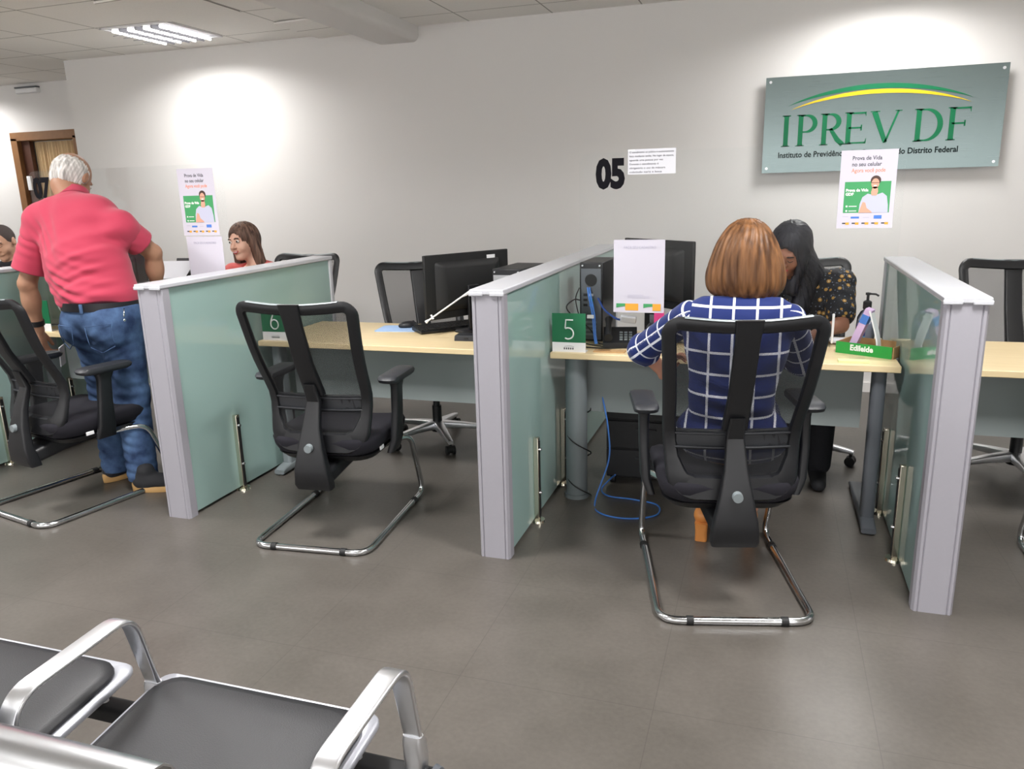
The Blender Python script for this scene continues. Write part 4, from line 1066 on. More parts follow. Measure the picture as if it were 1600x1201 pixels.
# ===== woman in the navy windowpane dress, seated with her back to us
A = dict(pel=(-0.10, 2.90, 0.555), wai=(-0.105, 2.865, 0.72), che=(-0.095, 2.87, 0.90), nek=(-0.082, 2.895, 1.055), hd=(-0.075, 2.925, 1.205),
         shL=(-0.262, 2.875, 1.005), elL=(-0.462, 3.075, 0.835), wrL=(-0.385, 3.16, 0.72), shR=(0.082, 2.875, 1.000), elR=(0.140, 3.08, 0.815), wrR=(0.02, 3.30, 0.775))
Rh = hframe(math.radians(4), math.radians(-12), 0)
s = SDF(); Ww = head_sdf(s, A['hd'], Rh, 0.98, neck_to=np.array(A['nek']), neck_r=0.046)
s.cap(A['shL'], A['shR'], 0.045, k=0.04); s.ell(A['che'], (0.155, 0.10, 0.17), None, 0.04); s.ell(A['wai'], (0.13, 0.095, 0.15), None, 0.04); s.ell(A['pel'], (0.17, 0.125, 0.12), None, 0.05)
for S_ in 'LR':
    s.cap(A['sh'+S_], A['el'+S_], 0.045, 0.036, k=0.03); s.cap(A['el'+S_], A['wr'+S_], 0.036, 0.024, k=0.012)
kn = {'L': (-0.22, 3.32, 0.53), 'R': (0.00, 3.32, 0.53)}; an = {'L': (-0.212, 3.20, 0.135), 'R': (-0.02, 3.24, 0.135)}
for S_ in 'LR':
    q = -0.08 if S_ == 'L' else 0.08
    s.cap((A['pel'][0]+q, 2.93, 0.54), kn[S_], 0.085, 0.058, k=0.03); s.cap(kn[S_], an[S_], 0.054, 0.033, k=0.015)
    s.cap(an[S_], np.array(an[S_])+[0, 0.02, -0.035], 0.032, 0.028, k=0.01); s.cap(np.array(an[S_])+[0, 0.0, -0.035], np.array(an[S_])+[0, 0.15, -0.105], 0.026, 0.022, k=0.012)
hand_sdf(s, A['wrL'], (0.35, 0.25, 0.55), (-0.9, 0.1, 0.3), 0.92, 0.9, left=True)
hand_sdf(s, A['wrR'], (-0.3, 0.9, -0.05), (0, 0, 1), 0.92, 0.5, left=True)
wom = person('person with auburn bobbed hair in a navy checked dress, seated with back to the camera', s.mesh(0.006, 'woman_body'), M['skin'])
face_parts(wom, Off(Ww, wom), Rh, 0.98)
c = np.array(A['hd'])
s = SDF(); s.ell(c+[0, -0.005, 0.035], (0.100, 0.112, 0.112), None, 0); s.ell(c+[0.0, -0.012, -0.035], (0.130, 0.112, 0.11), None, 0.05); s.ell(c+[0.0, -0.015, -0.078], (0.133, 0.105, 0.085), None, 0.04)
s.ell(c+[0, 0.115, -0.06], (0.070, 0.085, 0.13), None, 0.02, 'sub'); s.plane(c+[0, 0, -0.150], (-0.10, -0.10, -1), 0.03)
s.warp(strands(c, np.eye(3), 30, 0.0016, 5))
child('hair', s.mesh(0.004, 'hair'), M['hair_auburn'], wom)
def add_pat(me, fu, fv):
    co = vco(me); fattr(me, 'pu', fu(co)); fattr(me, 'pv', fv(co))
s = SDF()
s.cap((-0.255, 2.875, 1.00), (0.075, 2.875, 0.997), 0.058, k=0.0); s.cap((-0.17, 2.88, 1.02), (0.005, 2.88, 1.02), 0.072, k=0.04)
s.ell(A['che'], (0.182, 0.118, 0.19), None, 0.05); s.ell(A['wai'], (0.155, 0.112, 0.16), None, 0.05); s.ell((-0.10, 2.895, 0.56), (0.205, 0.150, 0.11), None, 0.05)
s.cap((-0.19, 2.95, 0.545), np.array(kn['L'])+[0, 0.01, 0], 0.105, 0.078, k=0.05); s.cap((-0.01, 2.95, 0.545), np.array(kn['R'])+[0, 0.01, 0], 0.105, 0.078, k=0.05)
s.cap((-0.08, 2.9, 1.05), (-0.08, 2.90, 1.075), 0.062, k=0.03); s.plane((-0.08, 2.89, 1.078), (0, 0.15, 1), 0.006)
s.ell((-0.08, 2.90, 1.10), (0.056, 0.052, 0.05), None, 0.006, 'sub')
s.warp(folds([((-0.1, 2.76, 0.66), (0.1, 0, 1), 0.07, 0.15, 0.004), ((-0.25, 2.8, 0.9), (0.7, 0, 0.7), 0.08, 0.12, 0.003), ((0.05, 2.8, 0.9), (-0.7, 0, 0.7), 0.08, 0.12, 0.003)]))
me = s.mesh(0.006, 'dress')
add_pat(me, lambda q: (q[:, 0]+0.105+0.10*np.maximum(0, 0.75-q[:, 2])*np.sign(q[:, 0]+0.10)*0)/0.079+20.0, lambda q: np.where(q[:, 1] < 2.98, (q[:, 2]-1.052)/0.079+20.0+0.5*np.maximum(0, q[:, 1]-2.88), q[:, 1]/0.079))
child('dress', me, M['windowpane'], wom)
for S_ in 'LR':
    a, e, wv = [np.array(A[q+S_]) for q in ('sh', 'el', 'wr')]
    s = SDF(); s.cap(a, e, 0.058, 0.056, k=0); end = e+(wv-e)*0.38; s.cap(e, end, 0.055, 0.044, k=0.03); s.plane(end, wv-e)
    s.warp(folds([(tuple(e), tuple(e-a), 0.05, 0.08, 0.0035)]))
    me = s.mesh(0.005, 'sleeve'); d = (e-a)/np.linalg.norm(e-a); nx = np.cross(d, [0, 0, 1.0]); nx /= np.linalg.norm(nx); ny = np.cross(d, nx)
    add_pat(me, lambda q: np.arctan2((q-a)@ny, (q-a)@nx)*0.055/0.079+20.15, lambda q: ((q-a)@d)/0.079+20.35)
    child('sleeve', me, M['windowpane'], wom)
for S_ in 'LR':
    x, y = an[S_][0], an[S_][1]
    b = new(); ring_loft(b, [[(x+u, y-0.055+v, z) for u, v in rrect(w_, d_, 0.012)] for z, w_, d_ in ((0.001, 0.050, 0.045), (0.045, 0.049, 0.046), (0.082, 0.054, 0.060))])
    hl = child('shoe_heel', b, M['heel'], wom, ang=50)
    s = SDF(); s.ell((x, y-0.035, 0.108), (0.034, 0.040, 0.036), None, 0); s.cap((x, y-0.02, 0.085), (x, y+0.17, 0.018), 0.028, 0.018, k=0.02); s.cap((x, y+0.10, 0.030), (x, y+0.17, 0.022), 0.032, 0.026, k=0.02, flat=((0, 0, 1), 0.6))
    s.plane((x, y, 0.002), (0, 0, -1)); s.plane((x, y, 0.135), (0, 0.1, 1))
    child('shoe', s.mesh(0.005, 'shoe'), M['heel'], wom)

# ===== clerk with long dark hair and a floral blouse, bent over the desk
A = dict(pel=(0.19, 4.31, 0.60), che=(0.185, 4.19, 0.86), nek=(0.145, 4.10, 1.035), hd=(0.098, 4.045, 1.155), shL=(0.345, 4.15, 0.985), shR=(0.02, 4.15, 0.985), elL=(0.345, 3.98, 0.80), wrL=(0.20, 3.78, 0.775), elR=(-0.03, 3.98, 0.79), wrR=(0.06, 3.78, 0.775))
Rh = hframe(math.radians(180-22), math.radians(-34), math.radians(-12))
s = SDF(); Wc = head_sdf(s, A['hd'], Rh, 0.98, neck_to=np.array(A['nek']), neck_r=0.046)
s.cap(A['shL'], A['shR'], 0.045, k=0.04); s.ell(A['che'], (0.155, 0.10, 0.18), None, 0.04); s.ell((0.19, 4.27, 0.70), (0.14, 0.10, 0.14), None, 0.04); s.ell(A['pel'], (0.17, 0.13, 0.12), None, 0.05)
for S_ in 'LR':
    q = -0.09 if S_ == 'R' else 0.09
    s.cap(A['sh'+S_], A['el'+S_], 0.046, 0.038, k=0.03); s.cap(A['el'+S_], A['wr'+S_], 0.037, 0.024, k=0.012)
    s.cap((0.19+q, 4.27, 0.58), (0.19+q*1.1, 3.92, 0.56), 0.08, 0.058, k=0.03); s.cap((0.19+q*1.1, 3.92, 0.56), (0.19+q*1.1, 3.98, 0.12), 0.054, 0.036, k=0.02)
hand_sdf(s, A['wrL'], (-0.5, -0.8, -0.1), (0, 0, 1), 0.92, 0.4); hand_sdf(s, A['wrR'], (0.3, -0.9, -0.1), (0, 0, 1), 0.92, 0.4, left=True)
clk = person('person with long black hair in a dark floral blouse, bent forward behind the desk', s.mesh(0.006, 'clerk_body'), M['skin_clerk'])
face_parts(clk, Off(Wc, clk), Rh, 0.98, down=True)
c = np.array(A['hd'])
s = SDF(); s.ell(Wc(0, -0.020, 0.035), (0.094, 0.108, 0.100), Rh.T, 0); s.cap(Wc(0.02, -0.06, 0.0), (0.19, 4.13, 1.03), 0.082, 0.07, k=0.04); s.cap((0.19, 4.12, 1.03), (0.16, 4.06, 0.86), 0.062, 0.045, k=0.04)
s.cap(Wc(-0.072, 0.01, 0.02), (0.115, 4.03, 0.96), 0.032, 0.030, k=0.03)
s.ell(Wc(0, 0.090, -0.035), (0.058, 0.062, 0.098), Rh.T, 0.015, 'sub'); s.warp(strands(c, Rh, 40, 0.002, 9))
child('hair', s.mesh(0.005, 'hair'), M['hair_black'], clk)
s = SDF(); s.cap(A['shL'], A['shR'], 0.062, k=0); s.ell(A['che'], (0.185, 0.125, 0.20), None, 0.04); s.ell((0.19, 4.27, 0.70), (0.175, 0.125, 0.15), None, 0.04)
for S_ in 'LR':
    a, e = np.array(A['sh'+S_]), np.array(A['el'+S_]); s.cap(a, a+(e-a)*0.72, 0.068, 0.070, k=0.03)
s.plane((0.19, 4.3, 0.62), (0, 0, -1)); s.ell(np.array(A['nek'])+[-0.02, -0.04, 0.02], (0.06, 0.06, 0.06), None, 0.01, 'sub')
for S_ in 'LR':
    e = np.array(A['el'+S_]); s.ell(e+[0, -0.03, -0.01], (0.075, 0.065, 0.055), None, 0.005, 'sub')
s.warp(folds([((0.33, 4.1, 0.93), (0.3, 0, 1), 0.06, 0.10, 0.004)]))
child('blouse', s.mesh(0.006, 'blouse'), M['floral'], clk)
s = SDF(); s.ell(A['pel'], (0.19, 0.15, 0.12), None, 0)
for q in (-1, 1): s.cap((0.19+q*0.09, 4.27, 0.58), (0.19+q*0.10, 3.92, 0.56), 0.095, 0.072, k=0.03); s.cap((0.19+q*0.10, 3.92, 0.56), (0.19+q*0.10, 3.97, 0.10), 0.070, 0.060, k=0.02)
child('trousers', s.mesh(0.008, 'trousers'), M['dark_cloth'], clk)
for q in (-1, 1):
    s = SDF(); s.cap((0.19+q*0.10, 4.00, 0.05), (0.19+q*0.10, 3.84, 0.035), 0.045, 0.035, k=0); s.plane((0, 0, 0.003), (0, 0, -1)); child('shoe', s.mesh(0.008, 'shoe'), M['shoe'], clk)

# ===== smiling woman behind the partition
A = dict(nek=(-3.335, 4.56, 1.025), hd=(-3.395, 4.52, 1.175), shL=(-3.50, 4.52, 0.965), shR=(-3.17, 4.60, 0.965), elL=(-3.53, 4.30, 0.77), elR=(-3.11, 4.38, 0.77), wrL=(-3.45, 4.17, 0.775), wrR=(-3.22, 4.19, 0.775))
Rl = hframe(math.radians(180-6), math.radians(-4), math.radians(6))
s = SDF(); Wl = head_sdf(s, A['hd'], Rl, 1.0, neck_to=np.array(A['nek']), neck_r=0.047)
s.cap(A['shL'], A['shR'], 0.045, k=0.04); s.ell((-3.32, 4.58, 0.83), (0.155, 0.10, 0.20), None, 0.04); s.ell((-3.30, 4.60, 0.58), (0.17, 0.13, 0.12), None, 0.06)
for S_ in 'LR':
    q = -0.09 if S_ == 'L' else 0.09
    s.cap(A['sh'+S_], A['el'+S_], 0.044, 0.037, k=0.03); s.cap(A['el'+S_], A['wr'+S_], 0.036, 0.024, k=0.012)
    s.cap((-3.30+q, 4.56, 0.56), (-3.30+q, 4.20, 0.55), 0.08, 0.058, k=0.03); s.cap((-3.30+q, 4.20, 0.55), (-3.30+q, 4.24, 0.08), 0.054, 0.036, k=0.02)
hand_sdf(s, A['wrL'], (0.2, -0.9, -0.1), (0, 0, 1), 0.92, 0.4, left=False); hand_sdf(s, A['wrR'], (-0.2, -0.9, -0.1), (0, 0, 1), 0.92, 0.4, left=True)
lad = person('smiling person with brown shoulder-length hair and a coral top, seen over the partition', s.mesh(0.005, 'lady_body'), M['skin_lady'])
face_parts(lad, Off(Wl, lad), Rl, 1.0, smile=0.009)
b = new(); tube(b, spline([Wl(-0.017, 0.0935, -0.0565), Wl(0, 0.0975, -0.0605), Wl(0.017, 0.0935, -0.0565)], 5), 0.0026, 8); child('teeth', b, M['white'], lad)
c = np.array(A['hd'])
s = SDF(); s.ell(Wl(0, -0.022, 0.036), (0.092, 0.108, 0.098), Rl.T, 0)
s.cap(Wl(-0.076, -0.015, 0.01), Wl(-0.092, -0.02, -0.150), 0.035, 0.036, k=0.03); s.cap(Wl(0.076, -0.015, 0.01), Wl(0.090, -0.02, -0.165), 0.034, 0.034, k=0.03); s.cap(Wl(0, -0.075, 0.0), Wl(0, -0.075, -0.14), 0.060, 0.050, k=0.04)
s.ell(Wl(0.0, 0.100, -0.030), (0.062, 0.072, 0.100), Rl.T, 0.012, 'sub'); s.warp(strands(c, Rl, 38, 0.0022, 11))
child('hair', s.mesh(0.004, 'hair'), M['hair_brown'], lad)
s = SDF(); s.cap(A['shL'], A['shR'], 0.060, k=0); s.ell((-3.32, 4.58, 0.83), (0.185, 0.125, 0.22), None, 0.04)
for S_ in 'LR':
    a, e = np.array(A['sh'+S_]), np.array(A['el'+S_]); s.cap(a, e, 0.060, 0.054, k=0.03)
s.plane((0, 0, 0.62), (0, 0, -1)); s.ell(np.array(A['nek'])+[-0.02, -0.05, 0.0], (0.058, 0.07, 0.07), None, 0.01, 'sub')
child('coral_top', s.mesh(0.006, 'top'), M['coral'], lad)
s = SDF(); s.ell((-3.30, 4.60, 0.58), (0.19, 0.15, 0.12), None, 0)
for q in (-1, 1): s.cap((-3.30+q*0.09, 4.56, 0.56), (-3.30+q*0.09, 4.20, 0.55), 0.095, 0.072, k=0.03); s.cap((-3.30+q*0.09, 4.20, 0.55), (-3.30+q*0.09, 4.24, 0.06), 0.068, 0.055, k=0.02)
s.plane((0, 0, 0.01), (0, 0, -1)); child('trousers', s.mesh(0.009, 'trousers'), M['dark_cloth'], lad)

# ===== seated man at the far left, cropped hair, looking down
A = dict(nek=(-5.43, 4.46, 1.02), hd=(-5.425, 4.40, 1.19), shL=(-5.23, 4.50, 0.965), shR=(-5.63, 4.48, 0.965), elL=(-5.18, 4.28, 0.78), elR=(-5.68, 4.26, 0.78), wrL=(-5.28, 4.08, 0.775), wrR=(-5.56, 4.06, 0.775))
Rg = hframe(math.radians(180+22), math.radians(-22), math.radians(4))
s = SDF(); Wg = head_sdf(s, A['hd'], Rg, 1.04, neck_to=np.array(A['nek']), neck_r=0.060)
s.cap(A['shL'], A['shR'], 0.055, k=0.04); s.ell((-5.42, 4.52, 0.82), (0.185, 0.12, 0.22), None, 0.04); s.ell((-5.42, 4.55, 0.58), (0.18, 0.14, 0.12), None, 0.06)
for S_ in 'LR':
    q = 0.10 if S_ == 'L' else -0.10
    s.cap(A['sh'+S_], A['el'+S_], 0.052, 0.042, k=0.03); s.cap(A['el'+S_], A['wr'+S_], 0.040, 0.028, k=0.012)
    s.cap((-5.42+q, 4.50, 0.56), (-5.42+q, 4.14, 0.55), 0.085, 0.062, k=0.03); s.cap((-5.42+q, 4.14, 0.55), (-5.42+q, 4.18, 0.08), 0.058, 0.04, k=0.02)
hand_sdf(s, A['wrL'], (-0.3, -0.9, -0.1), (0, 0, 1), 1.0, 0.4, left=True); hand_sdf(s, A['wrR'], (0.3, -0.9, -0.1), (0, 0, 1), 1.0, 0.4)
guy = person('person with cropped dark hair and a black shirt at the left edge, looking down', s.mesh(0.006, 'guy_body'), M['skin_mid'])
face_parts(guy, Off(Wg, guy), Rg, 1.04, down=True, lip=False)
s = SDF(); s.ell(Wg(0, -0.016, 0.024), (0.084, 0.100, 0.097), Rg.T, 0); s.ell(Wg(0, 0.112, 0.000), (0.10, 0.085, 0.105), Rg.T, 0.01, 'sub'); s.ell(Wg(0, 0.01, -0.09), (0.2, 0.16, 0.085), Rg.T, 0.01, 'sub')
child('hair', s.mesh(0.005, 'hair'), M['hair_buzz'], guy)
s = SDF(); s.cap(A['shL'], A['shR'], 0.070, k=0); s.ell((-5.42, 4.52, 0.82), (0.215, 0.145, 0.23), None, 0.04)
for S_ in 'LR':
    a, e = np.array(A['sh'+S_]), np.array(A['el'+S_]); s.cap(a, a+(e-a)*0.8, 0.070, 0.066, k=0.03)
s.cap(A['nek'], np.array(A['nek'])+[0, -0.01, 0.03], 0.072, 0.070, k=0.02); s.plane(np.array(A['nek'])+[0, -0.01, 0.045], (0, -0.4, 1)); s.plane((0, 0, 0.62), (0, 0, -1))
child('shirt', s.mesh(0.007, 'shirt'), M['dark_cloth'], guy)
s = SDF(); s.ell((-5.42, 4.55, 0.58), (0.20, 0.16, 0.12), None, 0)
for q in (-1, 1): s.cap((-5.42+q*0.1, 4.50, 0.56), (-5.42+q*0.1, 4.14, 0.55), 0.10, 0.075, k=0.03); s.cap((-5.42+q*0.1, 4.14, 0.55), (-5.42+q*0.1, 4.18, 0.06), 0.07, 0.06, k=0.02)
s.plane((0, 0, 0.01), (0, 0, -1)); child('trousers', s.mesh(0.010, 'trousers'), M['denim'], guy)
# ---------------------------------------------------------------- flat prints helper: everything faces -y at plane y, x right, z up
def quad(b, x0, z0, x1, z1, y, th=0.0004): box2(b, (x0, y, z0), (x1, y-th, z1))
def poly_y(b, pts, y, th=0.0004): prism(b, [(p[0], p[1]) for p in pts], (0, y, 0), (1, 0, 0), (0, 0, 1), th)
def ell_pts(cx, cz, rx, rz, n=20, a0=0, a1=2*PI): return [(cx+rx*math.cos(a0+(a1-a0)*k/n), cz+rz*math.sin(a0+(a1-a0)*k/n)) for k in range(n+(0 if a1-a0 >= 2*PI-1e-6 else 1))]
def put_text(name, s, size, x, z, y, m, parent, fit=None, offset=0.0, align='LEFT', rot=0.0, label=None):
    b = text_bm(s, size, 0.0003, offset, align, fit)
    b.transform(Matrix.Translation((x, y, z)) @ Matrix.Rotation(rot, 4, 'Y'))
    return obj(name, b, m, parent, smooth=False, label=label)

# ---- glyphs of the wall sign, drawn as tapered strokes (height 1)
def stroke(b, pts, ws, sx, sz, ox, oz, y, th):
    L = []; R_ = []
    n = len(pts)
    for i, (u, v) in enumerate(pts):
        a, c = pts[max(0, i-1)], pts[min(n-1, i+1)]; dx, dz = c[0]-a[0], c[1]-a[1]; l = math.hypot(dx, dz); nx, nz = -dz/l, dx/l
        w_ = ws[i] if isinstance(ws, (list, tuple)) else ws
        L.append((ox+(u+nx*w_/2)*sx, oz+(v+nz*w_/2)*sz)); R_.append((ox+(u-nx*w_/2)*sx, oz+(v-nz*w_/2)*sz))
    for i in range(n-1): prism(b, [L[i], L[i+1], R_[i+1], R_[i]], (0, y, 0), (1, 0, 0), (0, 0, 1), th)
def arcp(cx, cz, rx, rz, a0, a1, n=14): return [(cx+rx*math.cos(math.radians(a0+(a1-a0)*k/n)), cz+rz*math.sin(math.radians(a0+(a1-a0)*k/n))) for k in range(n+1)]
def tap(n, a, b_): return [a+(b_-a)*math.sin(PI*k/(n-1)) for k in range(n)]
STEM = lambda x: [([(x, 0.0), (x, 0.08), (x, 0.92), (x, 1.0)], [0.19, 0.145, 0.145, 0.19]), ([(x-0.13, 0.985), (x+0.13, 0.985)], 0.03), ([(x-0.13, 0.015), (x+0.13, 0.015)], 0.03)]
GLY = {
    'I': STEM(0.13),
    'P': STEM(0.14)+[([(0.14, 0.965), (0.30, 0.97)], 0.05), (arcp(0.30, 0.71, 0.28, 0.26, 90, -90), tap(15, 0.05, 0.15)), ([(0.30, 0.45), (0.2, 0.45)], 0.05)],
    'R': STEM(0.14)+[([(0.14, 0.965), (0.30, 0.97)], 0.05), (arcp(0.30, 0.73, 0.27, 0.24, 90, -90), tap(15, 0.05, 0.15)), ([(0.30, 0.49), (0.2, 0.49)], 0.05), ([(0.32, 0.52), (0.55, 0.16), (0.72, 0.0)], [0.10, 0.15, 0.15]), ([(0.62, 0.015), (0.80, 0.015)], 0.03)],
    'E': STEM(0.14)+[([(0.14, 0.965), (0.62, 0.965)], [0.05, 0.06]), ([(0.62, 0.995), (0.635, 0.86)], [0.05, 0.01]), ([(0.14, 0.51), (0.52, 0.51)], 0.055), ([(0.52, 0.60), (0.52, 0.42)], 0.04), ([(0.14, 0.035), (0.66, 0.035)], [0.05, 0.06]), ([(0.655, 0.01), (0.68, 0.17)], [0.05, 0.01])],
    'V': [([(0.10, 0.98), (0.47, 0.02)], [0.16, 0.13]), ([(0.46, 0.0), (0.80, 1.0)], [0.06, 0.06]), ([(-0.02, 0.985), (0.26, 0.985)], 0.03), ([(0.70, 0.985), (0.90, 0.985)], 0.03)],
    'D': STEM(0.14)+[([(0.14, 0.965), (0.34, 0.97)], 0.05), (arcp(0.34, 0.50, 0.42, 0.47, 90, -90, 20), tap(21, 0.05, 0.155)), ([(0.34, 0.03), (0.14, 0.035)], 0.05)],
    'F': STEM(0.14)+[([(0.14, 0.965), (0.62, 0.965)], [0.05, 0.06]), ([(0.625, 0.995), (0.64, 0.84)], [0.05, 0.01]), ([(0.14, 0.51), (0.50, 0.51)], 0.055), ([(0.50, 0.60), (0.50, 0.42)], 0.04)],
}
SX0, SX1, SZ0, SZ1, SY = -0.075, 1.362, 1.535, 2.155, 5.845
t = thing('wall_sign', 'large brushed steel wall sign with green letters and a green and yellow arc', 'sign', (SX0, SY, SZ0))
SW, SH = SX1-SX0, SZ1-SZ0
b = new(); box2(b, (0, 0, 0), (SW, 0.004, SH)); obj('plate', b, M['steel'], t, smooth=False)
for x in (0.03, SW-0.03):
    for z in (0.03, SH-0.03):
        b = new(); cyl(b, (x, 0.004, z), (x, 0.055, z), 0.007, n=12); cyl(b, (x, -0.004, z), (x, 0.0, z), 0.009, n=16); obj('standoff_screw', b, M['alu_bright'], t)
mg = mat('sign_green', rgb(8, 104, 66), 0.4, spec=0.3); my = mat('sign_yellow', rgb(206, 176, 30), 0.4, spec=0.3); mk = mat('sign_black', rgb(20, 30, 30), 0.7, spec=0.1)
for chs, x in (('I', 0.118), ('P', 0.208), ('R', 0.358), ('E', 0.508), ('V', 0.668), ('D', 0.925), ('F', 1.118)):
    b = new()
    for pts, ws in GLY[chs]: stroke(b, pts, ws, 0.205, 0.202, x, 0.170, -0.0005, 0.004)
    obj('letter', b, mg, t, smooth=False)
def swoosh(x0, x1, z0, z1, zp, thk):
    n = 40; up_ = []; lo = []
    for k in range(n+1):
        u = k/n; x = x0+(x1-x0)*u; z = z0*(1-u)+z1*u+zp*(1-(2*u-1)**2)**0.9; w_ = thk*math.sin(PI*u)**0.8; up_.append((x, z+w_/2)); lo.append((x, z-w_/2))
    b = new()
    for k in range(n): prism(b, [up_[k], up_[k+1], lo[k+1], lo[k]] if k else [up_[0], up_[1], lo[1]], (0, -0.0005, 0), (1, 0, 0), (0, 0, 1), 0.004)
    return b
obj('green_arc', swoosh(0.15, 1.255, 0.430, 0.425, 0.100, 0.030), mg, t, smooth=False)
obj('yellow_arc', swoosh(0.17, 1.245, 0.405, 0.400, 0.092, 0.026), my, t, smooth=False)
b = text_bm('Instituto de Previdência dos Servidores do Distrito Federal', 0.052, 0.001, 0.0012, fit=1.095); b.transform(Matrix.Translation((0.10, -0.001, 0.098)))
obj('subtitle', b, mk, t, smooth=False)

# ---- clear acrylic screens standing on the desks, with their numbers and papers
def number_bm(s, size, x, z, y, off=0.012, fit=None):
    b = text_bm(s, size, 0.0006, off, fit=fit); b.transform(Matrix.Translation((x, y, z))); return b
PLY = 3.50
def screen(x0, x1, z1, label):
    t = thing('acrylic_screen', label, 'screen', (x0, PLY, DZT), 0, 'clear acrylic screens on the desks')
    w_, h_ = x1-x0, z1-DZT; r = 0.05
    pts = [(0, 0), (w_, 0)]+[(w_-r+r*math.cos(a), h_-r+r*math.sin(a)) for a in [PI/2*k/6 for k in range(7)]]+[(r+r*math.cos(a), h_-r+r*math.sin(a)) for a in [PI/2+PI/2*k/6 for k in range(7)]]
    b = new(); prism(b, pts, (0, 0.0015, 0), (1, 0, 0), (0, 0, 1), 0.003); obj('clear_sheet', b, M['acrylic'], t, smooth=False)
    for x in (0.12, w_-0.12):
        b = new(); box2(b, (x-0.03, -0.05, 0), (x+0.03, -0.0045, 0.006)); box2(b, (x-0.03, -0.010, 0), (x+0.03, -0.003, 0.06)); obj('foot_bracket', b, M['acrylic'], t, smooth=False)
    return t
s5 = screen(-0.82, 0.498, 1.615, 'clear acrylic screen with a black 05 in front of the woman in the checked dress')
s7 = screen(-4.03, -2.71, 1.640, 'clear acrylic screen with a black 07 beside the man in the pink shirt')
obj('number_05', number_bm('05', 0.165, 0.078, 0.735, -0.002, 0.009, fit=0.130), M['ink_black'], s5, smooth=False)
obj('number_07', number_bm('07', 0.150, 0.030, 0.760, -0.002, 0.0075, fit=0.128), M['ink_black'], s7, smooth=False)

